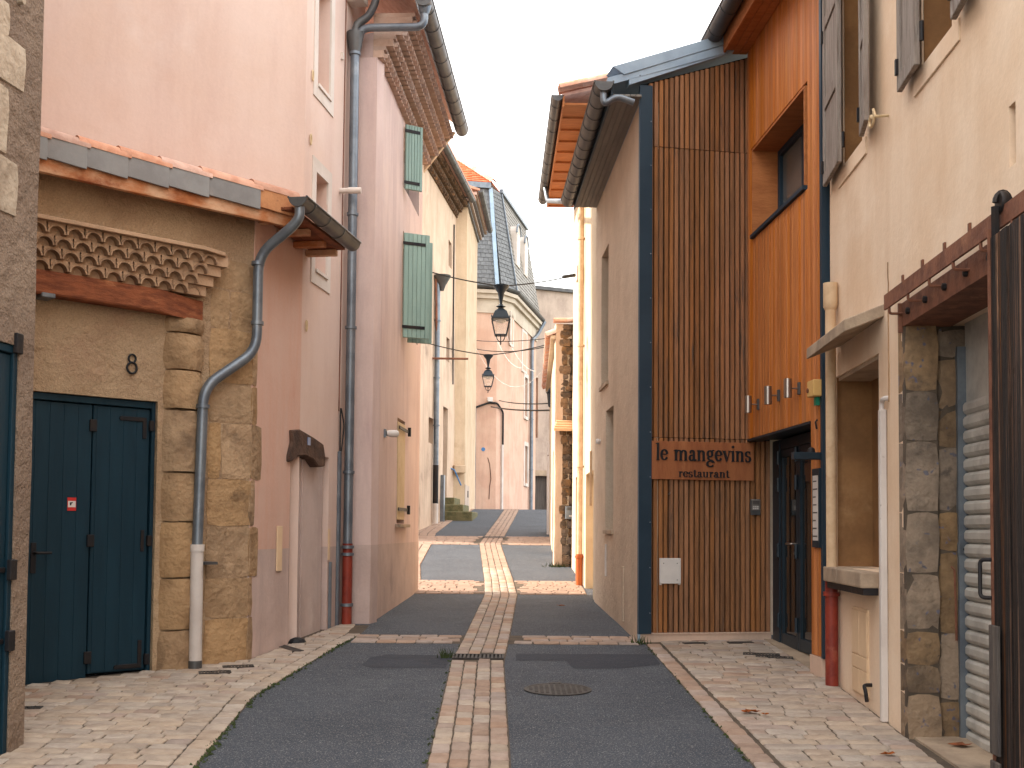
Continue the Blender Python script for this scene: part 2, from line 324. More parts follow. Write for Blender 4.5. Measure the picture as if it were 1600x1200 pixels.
# ------------------------------------------------------------ part builders
def wall_mesh(w, u0, u1, z0, z1, holes=(), depth=.25, body=4., step=.35, bu0=0.):
    """front sheet with openings, reveals, and the bulk of the house behind it"""
    mb = MB()
    us = sorted({u0, u1} | {h[0] for h in holes} | {h[1] for h in holes}); zs = sorted({z0, z1} | {h[2] for h in holes} | {h[3] for h in holes})
    def sub(a):
        o = [a[0]]
        for p, q in zip(a, a[1:]):
            k = max(1, int(math.ceil((q - p)/step)))
            o += [p + (q - p)*i/k for i in range(1, k + 1)]
        return o
    us, zs = sub(us), sub(zs)
    for a, b in zip(us, us[1:]):
        for c, e in zip(zs, zs[1:]):
            mu, mz = (a + b)/2, (c + e)/2
            if any(h[0] < mu < h[1] and h[2] < mz < h[3] for h in holes): continue
            mb.quad(w.P(a, 0, c), w.P(b, 0, c), w.P(b, 0, e), w.P(a, 0, e))
    tu = lambda a, b: abs(a - b) < 1e-6
    for h in holes:
        hu = [u for u in us if h[0] - 1e-6 <= u <= h[1] + 1e-6]; hz = [z for z in zs if h[2] - 1e-6 <= z <= h[3] + 1e-6]
        for a, b in zip(hu, hu[1:]):
            for z in [q for q, e_ in ((h[2], z0), (h[3], z1)) if not tu(q, e_)]: mb.quad(w.P(a, 0, z), w.P(b, 0, z), w.P(b, -depth, z), w.P(a, -depth, z))
        for c, e in zip(hz, hz[1:]):
            for u in [q for q, e_ in ((h[0], u0), (h[1], u1)) if not tu(q, e_)]: mb.quad(w.P(u, 0, c), w.P(u, 0, e), w.P(u, -depth, e), w.P(u, -depth, c))
    for c, e in zip(zs, zs[1:]):
        for u in (u0, u1):
            if any((tu(h[0], u) or tu(h[1], u)) and h[2] < (c + e)/2 < h[3] for h in holes): continue
            mb.quad(w.P(u, 0, c), w.P(u, 0, e), w.P(u, -depth - .05, e), w.P(u, -depth - .05, c))
    for a, b in zip(us, us[1:]):
        if any(tu(h[3], z1) and h[0] < (a + b)/2 < h[1] for h in holes): continue
        mb.quad(w.P(a, 0, z1), w.P(b, 0, z1), w.P(b, -depth - .05, z1), w.P(a, -depth - .05, z1))
    mb.box(w, u0 + bu0, u1, -depth - .05, -body, z0, z1)
    return mb
def opening_back(w, h, depth, mat, parent, name='infill', n=.0):
    return MB().box(w, h[0] - .01, h[1] + .01, -depth - .04, -depth + .012 + n, h[2] - .01, h[3] + .01).build(name, mat, parent)
def pipe_part(pts, r, mat, parent, collars=(), name='drainpipe', colmat=None):
    o = MB().tube(pts, r, 12).build(name, mat, parent, smooth=True)
    for p, t in collars:
        p = Vector(p); t = Vector(t).normalized()
        MB().lathe(p, [(r*1.02, -.018), (r*1.28, -.016), (r*1.28, .016), (r*1.02, .018)], 12, t).build('collar', colmat or mat, o, smooth=True)
    return o
def bend(pts, r=.08, k=5):
    """round the corners of a polyline"""
    pts = [Vector(p) for p in pts]; o = [pts[0]]
    for a, b, c in zip(pts, pts[1:], pts[2:]):
        ra = min(r, (b - a).length*.45); rc_ = min(r, (c - b).length*.45)
        p, q = b + (a - b).normalized()*ra, b + (c - b).normalized()*rc_
        for i in range(k + 1):
            t = i/k; o.append(p*(1 - t)**2 + b*2*t*(1 - t) + q*t*t)
    return o + [pts[-1]]
def gutter(a, b, r, mat, parent, step=.6, caps=True):
    a, b = Vector(a), Vector(b); t = (b - a).normalized()
    mb = MB().halfpipe(a, b, r, .006, seg=12)
    x = t.cross(Vector((0, 0, 1))).normalized()
    mb.tube([a - x*r, b - x*r], .011, 6); mb.tube([a + x*r, b + x*r], .011, 6)
    o = mb.build('gutter', mat, parent, smooth=True)
    if caps:
        for p in (a, b):
            vs = [p + x*math.cos(math.pi*i/12)*r - Vector((0, 0, 1))*math.sin(math.pi*i/12)*r for i in range(13)]
            MB().add(vs, [tuple(range(13))]).build('end_cap', mat, o)
    n = int((b - a).length/step)
    for i in range(1, n + 1):
        p = a + t*(i*step - step*.4)
        MB().halfpipe(p - t*.015, p + t*.015, r + .006, .006, seg=12).build('gutter_bracket', mat, o, smooth=True)
    return o
def rough_block(w, u0, u1, n0, n1, z0, z1, mat, parent, name='stone', amp=.014, bev=.02, cuts=3):
    """a dressed stone with a bulging, uneven face"""
    mb = MB(); k = cuts
    U = [u0 + (u1 - u0)*i/k for i in range(k + 1)]; Z = [z0 + (z1 - z0)*i/k for i in range(k + 1)]
    vs = []; sd = random.random()*99
    for j, z in enumerate(Z):
        for i, u in enumerate(U):
            edge = (i in (0, k)) + (j in (0, k))
            nn = n1 - (bev if edge else 0) + (0 if edge == 2 else amp*noise.noise(Vector((u*7 + sd, z*7, sd))))
            uu = u + (.010*noise.noise(Vector((z*6, sd, 1))) if i in (0, k) else 0); zz = z + (.012*noise.noise(Vector((u*6, sd, 5))) if j in (0, k) else 0)
            if edge == 2: uu += (.012 if i == 0 else -.012); zz += (.010 if j == 0 else -.010)
            vs.append(w.P(uu, nn, zz))
    r = k + 1
    fs = [(j*r + i, j*r + i + 1, (j + 1)*r + i + 1, (j + 1)*r + i) for j in range(k) for i in range(k)]
    rim = [i for i in range(k)] + [i*r + k for i in range(k)] + [k*r + k - i for i in range(k)] + [(k - i)*r for i in range(k)]
    b0 = len(vs)
    for q in rim:
        i, j = q % r, q//r
        vs.append(w.P(U[i], n0, Z[j]))
    m_ = len(rim); fs += [(rim[i], rim[(i + 1) % m_], b0 + (i + 1) % m_, b0 + i) for i in range(m_)]
    mb.add(vs, fs)
    return mb.build(name, mat, parent, smooth=True)
def shingles(c00, c10, c01, c11, rows, cols, lift, mat, parent, name, thick=.01):
    """overlapping slates or tiles on a four-cornered slope, c0* bottom edge"""
    mb = MB(); c00, c10, c01, c11 = map(Vector, (c00, c10, c01, c11)); n = (c10 - c00).cross(c01 - c00).normalized()
    if n.dot(CAMO - c00) < 0: n = -n
    def pt(a, b): return (c00*(1 - a) + c10*a)*(1 - b) + (c01*(1 - a) + c11*a)*b
    for j in range(rows):
        off = .5 if j % 2 else 0
        for i in range(-1, cols + 1):
            a0, a1 = (i + off + .03)/cols, (i + off + .97)/cols
            a0, a1 = max(0, a0), min(1, a1)
            if a1 - a0 < .2/cols: continue
            b0, b1 = j/rows, min(1, (j + 1.25)/rows); jit = random.uniform(-.06, .06)/rows if j else 0
            lf = lift*random.uniform(.8, 1.25)
            p = [pt(a0, b0 + jit) + n*lf, pt(a1, b0 + jit) + n*lf, pt(a1, b1) + n*.001, pt(a0, b1) + n*.001]
            q = [pt(a0, b0 + jit) + n*.0008, pt(a1, b0 + jit) + n*.0008]
            mb.add(p + q, [(0, 1, 2, 3), (4, 5, 1, 0), (0, 3, 4), (1, 5, 2)])
    return mb.build(name, mat, parent, kind='stuff')

# ------------------------------------------------------------ plan of the street
CA = (-2.91, 6.96)
A8, Q = (-3.75, 8.98), (-2.35, 10.34)
M0, M1 = (-2.14, 11.57), (-1.87, 13.4)
N2, F2 = (-1.6, 13.11), (-1.37, 17.0)
RC, RG, RF = (1.3, 11.72), (2.7, 11.99), (1.14, 15.8)
OA, OB = (2.468, 11.94), (2.606, 9.67)
B0, B1 = (2.64, 9.52), (2.52, 7.29)
# ------------------------------------------------------------ ground, road, paving
def sheet(xa, xb, ys, dz, name, mat, parent=None, kind='structure', nx=1):
    mb = MB()
    for p, q in zip(ys, ys[1:]):
        a0, a1, b0, b1 = xa(p), xb(p), xa(q), xb(q)
        for i in range(nx):
            s, t = i/nx, (i + 1)/nx
            mb.quad((a0 + (a1 - a0)*s, p, g(p) + dz), (a0 + (a1 - a0)*t, p, g(p) + dz), (b0 + (b1 - b0)*t, q, g(q) + dz), (b0 + (b1 - b0)*s, q, g(q) + dz))
    return mb.build(name, mat, parent, kind=kind, disp=.0001)
def rng(a, b, st):
    k = max(1, int(round((b - a)/st))); return [a + (b - a)*i/k for i in range(k + 1)]
def pl(pts):
    def f(y):
        if y <= pts[0][1]: return pts[0][0]
        for (xa, a), (xb, b) in zip(pts, pts[1:]):
            if y <= b: return xa + (xb - xa)*(y - a)/(b - a)
        return pts[-1][0]
    return f
YS = sorted(set([y for y, _ in GP[2:10]] + rng(-14, 70, .5)))
sheet(lambda y: -320, lambda y: 320, [-300, -60, -20, -14, 0, 16, 18.5, 21, 27, 33, 36.8, 40, 70, 150, 400], -.05, 'ground', 'earth')
sheet(lambda y: -14, lambda y: 7, YS, 0, 'road', 'asphalt')

STV = []
for k in range(7):        # stone variants in a unit box, top at 0
    bm = bmesh.new(); rnd_ = random.Random(k)
    oc = []
    for sx, sy in ((-1, -1), (0, -1), (1, -1), (1, 0), (1, 1), (0, 1), (-1, 1), (-1, 0)):
        cut = .965 if sx and sy else 1.
        oc.append((sx*.5*cut + rnd_.uniform(-.028, .028), sy*.5*cut + rnd_.uniform(-.03, .03)))
    top = [bm.verts.new((x*.93, y*.92, rnd_.uniform(-.05, .05))) for x, y in oc]
    mid = [bm.verts.new((x, y, -.28)) for x, y in oc]
    bot = [bm.verts.new((x, y, -1)) for x, y in oc]
    ctr = bm.verts.new((0, 0, .04))
    for i in range(8):
        j = (i + 1) % 8
        bm.faces.new((ctr, top[i], top[j])); bm.faces.new((top[i], mid[i], mid[j], top[j])); bm.faces.new((mid[i], bot[i], bot[j], mid[j]))
    bmesh.ops.recalc_face_normals(bm, faces=bm.faces)
    row = []
    for mt in ('paving', 'paving_pink'):
        me = bpy.data.meshes.new('paving_stone'); bm.to_mesh(me); me.materials.append(MT[mt]); row.append(me)
        me.polygons.foreach_set('use_smooth', [True]*len(me.polygons))
    STV.append(row); bm.free()
def stone(parent, x, y, lx, ly, rot=0., pink=0, name='paving_stone', top=.016):
    me = random.choice(STV)[1 if pink else 0]
    return piece(me, name, parent, (x, y, g(y) + top + random.uniform(-.003, .003)), (math.atan(slope(y)) + random.uniform(-.02, .02), random.uniform(-.02, .02), rot + random.uniform(-.03, .03)), (lx, ly, .03))
def stone_stuff(mb, x, y, lx, ly, top=.014):
    zz = [g(y + s*ly/2) + top for s in (-1, 1)]; j = [random.uniform(-.006, .006) for _ in range(4)]
    x0, x1, y0, y1 = x - lx/2, x + lx/2, y - ly/2, y + ly/2
    i = .008
    vs = [(x0 + j[0], y0, zz[0] - .012), (x1 + j[1], y0, zz[0] - .012), (x1 + j[2], y1, zz[1] - .012), (x0 + j[3], y1, zz[1] - .012),
          (x0 + i + j[0], y0 + i, zz[0]), (x1 - i + j[1], y0 + i, zz[0]), (x1 - i + j[2], y1 - i, zz[1]), (x0 + i + j[3], y1 - i, zz[1])]
    mb.add(vs, [(4, 5, 6, 7), (0, 1, 5, 4), (1, 2, 6, 5), (2, 3, 7, 6), (3, 0, 4, 7)])

edgeL = pl([(-1.60, 3.0), (-1.75, 6.5), (-1.90, 8.6), (-1.68, 11.3), (-1.58, 12.1)])
edgeR = pl([(1.42, 3.0), (1.385, 6.6), (1.35, 11.5), (1.35, 11.8)])
def wallL(y):
    if y < CA[1]: return CA[0] + .128*(y - CA[1])
    if y < Q[1]: return max(-5.2, A8[0] + (Q[0] - A8[0])/(Q[1] - A8[1])*(y - A8[1]))
    if y < M0[1]: return Q[0] + (M0[0] - Q[0])/(M0[1] - Q[1])*(y - Q[1])
    return M0[0] + (M1[0] - M0[0])/(M1[1] - M0[1])*(y - M0[1])
def wallR(y):
    if y < 9.6: return 2.64 + .054*(y - 9.52)
    return 2.80 if y < 10.7 else 2.74
cx = pl([(-.20, 3.), (-.23, 6.5), (-.295, 10.4), (-.25, 11.85), (-.145, 16.5), (-.20, 18.7), (-.47, 25.35), (-.39, 27.5), (-.01, 36.5), (.05, 40)])

# pavements
pvL = sheet(lambda y: wallL(y) - .12, edgeL, rng(4.4, 12.95, .25), .004, 'pavement_left', 'mortar', nx=3)
pvR = sheet(edgeR, lambda y: wallR(y) + .25, rng(4.6, 11.95, .25), .004, 'pavement_right', 'mortar', nx=3)
def pave(parent, lo, hi, ya, yb, dy, lmin, lmax, cap, skew=0., pinkp=.12, keep=None):
    cnt = 0; y = yb
    rows = []
    while y > ya: rows.append(y); y -= dy*random.uniform(.93, 1.07)
    for y in rows:
        a, b = lo(y), hi(y); x = b
        while x > a + .03:
            l = random.uniform(lmin, lmax); l = min(l, x - a)
            if x - l - a < lmin*.5: l = x - a
            c = x - l/2; yy = y + skew*(c - b)
            if l > .05 and (keep is None or keep(c, yy)):
                if cnt < cap: stone(parent, c, yy, l - .009, dy - .009, math.atan(skew), random.random() < pinkp)
                cnt += 1
            x -= l
    return cnt
def inview(x, y): return abs(x) < .455*y + .12
nL = pave(pvL, lambda y: wallL(y) + .01, lambda y: edgeL(y) - .15, 6.3, 12.9, .128, .15, .26, 400, keep=inview)
nR = pave(pvR, lambda y: edgeR(y) + .17, lambda y: wallR(y) - .01, 6.3, 11.85, .14, .16, .27, 400, keep=inview)
y = 6.3
while y < 12.1:      # border courses along the asphalt
    l = random.uniform(.18, .26)
    for e, s, pk in ((edgeL, -1, 0), (edgeR, 1, 1)):
        if e is edgeR and y > 11.5: continue
        xx = e(y + l/2) + s*.075
        stone(pvL if s < 0 else pvR, xx, y + l/2, .13, l - .012, -math.atan((e(y + l) - e(y))/l), pk)
    y += l
# centre strip of four courses
strip = sheet(lambda y: cx(y) - .24, lambda y: cx(y) + .24, rng(4, 39.5, .25), .004, 'paving_strip', 'mortar')
mbs = MB(); cnt = 0
for c in range(4):
    y = 4.2 + c*.07
    while y < 39.2:
        l = random.uniform(.17, .27); yy = y + l/2; x = cx(yy) + (c - 1.5)*.117
        y += l
        if 10.42 < yy < 10.82: continue
        if yy < 6.2: continue
        if yy < 20.5: stone(strip, x, yy, .108, l - .012, -math.atan((cx(yy + .1) - cx(yy - .1))/.2), 1 if random.random() < .7 else 0); cnt += 1
        else: stone_stuff(mbs, x, yy, .108, l - .014)
mbs.build('far_paving_stone', 'paving_far', strip, kind='stuff')
# cross bands
for bi, (ya, yb, xa, xb) in enumerate(((11.55, 12.2, -1.60, 1.30), (16.62, 18.6, -2.6, 1.10), (25.1, 27.2, -2.6, .95))):
    bnd = MB()
    o = sheet(lambda y: xa, lambda y: xb, rng(ya, yb, .2), .0025, 'paving_band', 'mortar')
    mbb = MB()
    y = ya + .07
    while y < yb - .02:
        x = xa
        while x < xb - .04:
            l = min(random.uniform(.17, .27), xb - x); c = x + l/2
            if not (cx(y) - .24 - l*.4 < c < cx(y) + .24 + l*.4):
                if bi == 0: stone(o, c, y, l - .012, .128, 0, 1)
                else: stone_stuff(mbb, c, y, l - .014, .126)
            x += l
        y += .14
    if mbb.v: mbb.build('far_paving_stone', 'paving_far', o, kind='stuff')
# paving strip along the far left houses
o = sheet(pl([(-2.75, 18.6), (-2.75, 25), (-2.4, 28.6), (-2.0, 32), (-1.5, 37)]), pl([(-1.45, 18.6), (-1.65, 21), (-1.75, 26), (-1.83, 28), (-1.64, 32), (-1.15, 37)]), rng(18.6, 37, .3), .0035, 'far_pavement', 'mortar')
mbb = MB(); y = 18.7
fe = pl([(-1.45, 18.6), (-1.65, 21), (-1.75, 26), (-1.83, 28), (-1.64, 32), (-1.15, 37)])
while y < 36.9:
    x = fe(y)
    for k in range(4):
        stone_stuff(mbb, x - .1 - .2*k, y, .185, .20)
    y += .215
mbb.build('far_paving_stone', 'paving_far', o, kind='stuff')
# repaired asphalt
MB().add([(.55, 10.05, g(10.05) + .0022), (1.0, 10.1, g(10.1) + .0022), (1.34, 10.35, g(10.35) + .0022), (1.34, 10.95, g(10.95) + .0022), (.05, 10.9, g(10.9) + .0022), (.05, 10.5, g(10.5) + .0022), (.5, 10.5, g(10.5) + .0022)], [(0, 1, 2, 3, 4, 5, 6)]).build('asphalt_patch', 'asphalt_patch', None, kind='structure')
MB().add([(-1.3, 10.15, g(10.15) + .0022), (-1.2, 10.0, g(10.) + .0022), (-.56, 10.05, g(10.05) + .0022), (-.54, 10.75, g(10.75) + .0022), (-1.15, 10.8, g(10.8) + .0022), (-1.28, 10.6, g(10.6) + .0022)], [tuple(range(6))]).build('asphalt_patch', 'asphalt_patch', None, kind='structure')
# threshold slab at the garage
MB().hexa([(2.50, 5.0, g(5) - .1), (3.3, 5.0, g(5) - .1), (3.3, 7.42, g(7.4) - .1), (2.56, 7.42, g(7.4) - .1), (2.50, 5.0, g(5) + .02), (3.3, 5.0, g(5) + .02), (3.3, 7.42, g(7.4) + .02), (2.56, 7.42, g(7.4) + .02)]).build('threshold', 'concrete', None, kind='structure')
MB().hexa([(2.60, 10.0, g(10.) - .1), (2.85, 10.0, g(10.) - .1), (2.85, 11.97, g(11.9) - .1), (2.62, 11.97, g(11.9) - .1), (2.60, 10.0, g(10.) + .022), (2.85, 10.0, g(10.) + .022), (2.85, 11.97, g(11.9) + .022), (2.62, 11.97, g(11.9) + .022)]).build('door_threshold', 'concrete', None, kind='structure')
# moss along the edges of the asphalt
mm = MB()
for i in range(420):
    if random.random() < .8: y = random.choice((random.gauss(6.9, .5), random.gauss(9.0, .7), random.gauss(11.4, .3), random.uniform(6.4, 11.6))); x = edgeL(y) + random.gauss(.0, .018)
    else: y = random.uniform(6.6, 11.4); x = random.choice((edgeR(y), edgeR(y), cx(y) - .245)) + random.gauss(0, .01)
    if not 6.2 < y < 12: continue
    r = random.uniform(.006, .02); a = random.uniform(0, 6.3); c = Vector((x, y, g(y) + .003))
    h = random.uniform(.006, .022)
    mm.add([c + Vector((math.cos(a)*r, math.sin(a)*r, 0)), c + Vector((math.cos(a + 2.1)*r, math.sin(a + 2.1)*r, 0)), c + Vector((math.cos(a + 4.2)*r, math.sin(a + 4.2)*r, 0)), c + Vector((random.uniform(-.01, .01), random.uniform(-.01, .01), h))], [(0, 1, 3), (1, 2, 3), (2, 0, 3)])
for (gx, gy, k, sp) in ((.86, 20.86, 90, .1), (-.60, 10.62, 40, .03), (1.3, 11.62, 30, .04)):
    for i in range(k):
        c = Vector((gx + random.gauss(0, sp), gy + random.gauss(0, sp*.5), 0)); c.z = g(c.y); h = random.uniform(.03, .11); dx = random.uniform(-.05, .05)
        mm.add([c + Vector((-.006, 0, 0)), c + Vector((.006, 0, 0)), c + Vector((dx, random.uniform(-.03, .03), h))], [(0, 1, 2)])
mo = mm.build('moss', 'moss', None, kind='stuff'); mo['label'] = 'green moss and weeds along the edges of the asphalt'
# ------------------------------------------------------------ left: roughcast house at the corner
w = Fr((CA[0] - .128*5, CA[1] - 5), CA); th = thing('roughcast_house', 'grey-brown roughcast house corner with pale quoin stones and a dark blue door', 'house', (CA[0], CA[1], g(CA[1])))
ud = w.uv(30, 545)[0]; zt = w.uv(15, 537)[1]
hD = (w.L - 1.55, ud, g(6.6) - .02, zt)
wall_mesh(w, 0, w.L, -.3, 9.8, [hD], .14, 5).build('wall', 'roughcast', th, disp=.006)
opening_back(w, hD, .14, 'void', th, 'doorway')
fr = MB().box(w, hD[1] - .045, hD[1] - .002, -.10, -.006, hD[2], hD[3] - .002); fr.box(w, hD[0] + .002, hD[1] - .046, -.10, -.007, hD[3] - .05, hD[3] - .003); fr.build('door_frame', 'gate_blue', th, bevel=.004)
dr = MB().box(w, hD[0] + .01, hD[1] - .05, -.12, -.028, hD[2] + .03, hD[3] - .055).build('door', 'gate_blue', th, bevel=.004)
for i in range(12):
    u = hD[1] - .052 - .105*(i + 1)
    if u > hD[0] + .02: MB().box(w, u, u + .100, -.028, -.020, hD[2] + .035, hD[3] - .06).build('plank', 'gate_blue', dr, bevel=.004)
for py in (515, 870, 960 + 20):
    zz = w.uv(20, py + 20)[1]
    h = MB().box(w, hD[1] - .24, hD[1] - .055, -.020, -.012, zz - .015, zz + .015); h.build('hinge', 'iron', dr, bevel=.003)
    MB().box(w, hD[1] - .058, hD[1] + .012, -.006, .022, zz - .06, zz + .06).build('hinge_pin', 'iron', dr, bevel=.004)
qs = [(-60, -70, 45), (48, 68, 38), (68, 152, 44), (128, 246, 40), (246, 345, 52)]
for y0, y1, x1 in ((0, 66, 19), (70, 152, 44), (132, 248, 18), (250, 345, 32)):
    a = w.uv(x1, y0, .02); b = w.uv(x1, y1, .02)
    rough_block(w, w.L - 1.1, a[0], -.02, .022, b[1] + .01, w.uv(x1, y0 + 6, .02)[1], 'quoin_white', th, 'quoin_stone', .012, .014)
rough_block(w, w.L - 1.2, w.uv(44, -40, .02)[0], -.02, .022, w.uv(40, -8, .02)[1], w.uv(40, -80, .02)[1], 'quoin_white', th, 'quoin_stone', .012, .014)
MB().tube([w.P(w.uv(28, 2)[0], -.02, w.uv(28, 2)[1]), w.P(w.uv(28, 2)[0], .04, w.uv(28, 2)[1])], .02, 10).build('wall_stud', 'quoin_white', th)
MB().hexa([(-8, 2, 9.8), (CA[0] + .5, 2, 9.8), (CA[0] + .5, CA[1] + .2, 9.8), (-8, CA[1] + .2, 9.8), (-8, 2, 13), (-5, 2, 12.6), (-5, CA[1] + .2, 12.6), (-8, CA[1] + .2, 13)]).build('roof', 'tile', th)

MB().hexa([(-9.5, 5, 0), (-5.2, 5, 0), (-5.2, 9.3, 0), (-9.5, 9.3, 0), (-9.5, 5, 13.5), (-5.2, 5, 13.), (-5.2, 9.3, 13.), (-9.5, 9.3, 13.5)]).build('sun_block', 'roughcast', th)  # unseen block added behind the house to keep sun off the right walls
# ------------------------------------------------------------ left: gate house, number 8
w8 = Fr((A8[0] - (Q[0] - A8[0])*2.6, A8[1] - (Q[1] - A8[1])*2.6), Q, (0, 5)); gh = thing('gate_house', 'low tan gate house with blue gate, scalloped tile canopy and stone corner', 'house', (Q[0], Q[1], g(Q[1])))
ws = Fr(Q, M0)
ZV = 4.5
uL, zT = w8.uv(50, 612); uR = w8.uv(242, 840)[0]; zT = 2.66; uL = w8.uv(35, 1000)[0] - .55
hG = (uL, uR, -.2, zT)
wall_mesh(w8, 0, w8.L - .01, -.3, ZV, [hG], .22, 3.5).build('wall', 'roughcast_warm', gh, disp=.004)
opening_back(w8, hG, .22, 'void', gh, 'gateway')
zb = g(9.2) + .02
gt = MB().box(w8, uR - .035, uR - .002, -.16, -.03, zb - .1, zT - .003)
gt.box(w8, uL, uR - .036, -.16, -.032, zT - .06, zT - .004); gt = gt.build('gate', 'gate_blue', gh, bevel=.004)
um = w8.uv(145, 850)[0]
bounds = [(uL + .01, um - .006), (um + .006, uR - .042)]
for k, (a, b) in enumerate(bounds):
    lf = MB().box(w8, a, b, -.12, -.062, zb + .02 - (.06 if k == 0 else 0), zT - .066).build('gate_leaf', 'gate_blue', gt, bevel=.004)
    for i in range(20):
        u = b - .115*(i + 1)
        if u < a: break
        MB().box(w8, u, u + .1135, -.062, -.058, zb + .03 - (.06 if k == 0 else 0), zT - .07).build('plank', 'gate_blue', lf, bevel=.0018)
    if k == 1:
        for py, l in ((665, .2), (845, .0), (1030, .2)):
            zz = w8.uv(235, py)[1]
            MB().box(w8, b - .012, b + .028, -.058, -.02, zz - .045, zz + .045).build('hinge', 'iron', gt, bevel=.004)
            s = -1 if py < 900 else 1
            if l:
                MB().box(w8, b - .24, b - .03, -.056, -.046, zz + .05*-s - .018, zz + .05*-s + .018).build('hinge_strap', 'iron', lf, bevel=.003)
                MB().box(w8, b - .065, b - .03, -.0555, -.0455, zz - .11 if s < 0 else zz - .05, zz + .05 if s < 0 else zz + .16).build('hinge_strap', 'iron', lf, bevel=.003)
                MB().lathe(w8.P(b - .25, -.056, zz - .05*s), [(.02, 0), (.02, .011), (.008, .012)], 8, w8.N).build('hinge_tip', 'iron', lf)
            else: MB().box(w8, b - .06, b - .03, -.056, -.046, zz - .09, zz + .09).build('hinge_strap', 'iron', lf, bevel=.003)
        for py in (664, 845, 1028):
            zz = w8.uv(148, py)[1]; MB().box(w8, um - .03, um + .03, -.056, -.038, zz - .05, zz + .05).build('hinge', 'iron', gt, bevel=.004)
    else:
        uh, zh = w8.uv(56, 870)
        MB().box(w8, uh - .022, uh + .022, -.056, -.046, zh - .13, zh + .11).build('handle_plate', 'iron', lf, bevel=.003)
        MB().tube(bend([w8.P(uh, -.05, zh + .03), w8.P(uh, .005, zh + .03), w8.P(uh + .12, .01, zh + .03)], .02), .011, 8).build('handle', 'iron', lf, smooth=True)
        a0 = w8.rc(110, 777, 123, 798)
        MB().box(w8, a0[0], a0[1], -.056, -.0525, a0[2], a0[3]).build('sticker', 'red_print', lf)
        dz = (a0[3] - a0[2]); MB().box(w8, a0[0] + .004, a0[1] - .004, -.0525, -.0515, a0[2] + dz*.26, a0[3] - dz*.26).build('sticker_field', 'panel_white', lf)
        MB().prism(w8, [(a0[0] + .02, a0[2] + dz*.4), (a0[0] + .03, a0[2] + dz*.4), (a0[0] + .034, a0[2] + dz*.55), (a0[0] + .045, a0[2] + dz*.6), (a0[0] + .04, a0[2] + dz*.66), (a0[0] + .018, a0[2] + dz*.62)], -.0515, -.0508).build('sticker_mark', 'black_letter', lf)
# pier of rounded rough stones beside the gate
uA, uB = w8.uv(245, 800)[0] + .005, w8.uv(317, 800)[0]
ys_ = [494, 520, 578, 640, 738, 815, 903, 984, 1062]
for a, b in zip(ys_, ys_[1:]):
    z1, z0 = w8.uv(282, a, .05)[1], w8.uv(282, b, .05)[1]
    if b == 1062: z0 = g(9.8) - .1
    k = 5; mb = MB(); vs = []; sd = random.random()*50
    for j in range(5):
        zz = z0 + .008 + (z1 - z0 - .016)*j/4
        for i in range(k + 3):
            t = i/(k + 2); uu = uA + (uB - uA)*t; bul = math.sin(math.pi*t)**.55
            nn = -.04 + .15*bul - (.02 if j in (0, 4) else 0) + .022*noise.noise(Vector((uu*8 + sd, zz*8, sd)))
            vs.append(w8.P(uu, nn, zz + .008*noise.noise(Vector((uu*9, sd, zz)))))
    r = k + 3
    fs = [(j*r + i, j*r + i + 1, (j + 1)*r + i + 1, (j + 1)*r + i) for j in range(4) for i in range(r - 1)]
    fs += [tuple(range(r - 1, -1, -1)), tuple(range(4*r, 5*r))]
    mb.add(vs, fs).build('pier_stone', 'sandstone', gh, smooth=True)
# quoins of the corner
ys_ = [405, 452, 513, 598, 660, 748, 822, 902, 965, 1050]
for i, (a, b) in enumerate(zip(ys_, ys_[1:])):
    z1, z0 = w8.uv(355, a, .01)[1], w8.uv(355, b, .01)[1]
    if i == len(ys_) - 2: z0 = g(10.) - .1
    ua = w8.uv(322, 800)[0] + .0
    if i in (1, 4, 6): # two stones side by side
        um_ = ua + (w8.L - ua)*random.uniform(.3, .5)
        rough_block(w8, ua, um_, -.05, .012, z0, z1 - .006, 'sandstone', gh, 'quoin_stone', .012, .008)
        rough_block(w8, um_ + .004, w8.L + .010, -.05, .012, z0, z1 - .006, 'sandstone', gh, 'quoin_stone', .012, .008)
    else: rough_block(w8, ua, w8.L + .010, -.05, .012, z0, z1 - .006, 'sandstone', gh, 'quoin_stone', .014, .008)
    L_ = (.16, .09, .1, .12, .24, .1, .2, .08, .1)[i]
    rough_block(ws, -.012, L_, -.05, .010, z0, z1 - .006, 'sandstone', gh, 'quoin_stone', .006, .006)
# oak lintel with a rounded end
ua, ub = w8.uv(40, 430, .16)[0] - .5, w8.uv(250, 470, .16)[0]
z1, z0 = w8.uv(150, 434, .16)[1], w8.uv(150, 470, .16)[1]
bm_ = MB(); prof = [(ua, .16), (ub, .16), (ub + .14, .13), (w8.uv(318, 480, .03)[0], .03), (w8.uv(318, 480, .03)[0] - .01, -.03), (ua, -.03)]
k = len(prof)
bm_.add([w8.P(u, n, z0 - (.03 if i in (2, 3) else 0)) for i, (u, n) in enumerate(prof)] + [w8.P(u, n, z1 - (.03 if i in (2, 3) else 0)) for i, (u, n) in enumerate(prof)],
        [tuple(range(k - 1, -1, -1)), tuple(range(k, 2*k))] + [(i, (i + 1) % k, (i + 1) % k + k, i + k) for i in range(k)])
bm_.build('lintel_beam', 'oak_beam', gh, bevel=.008)
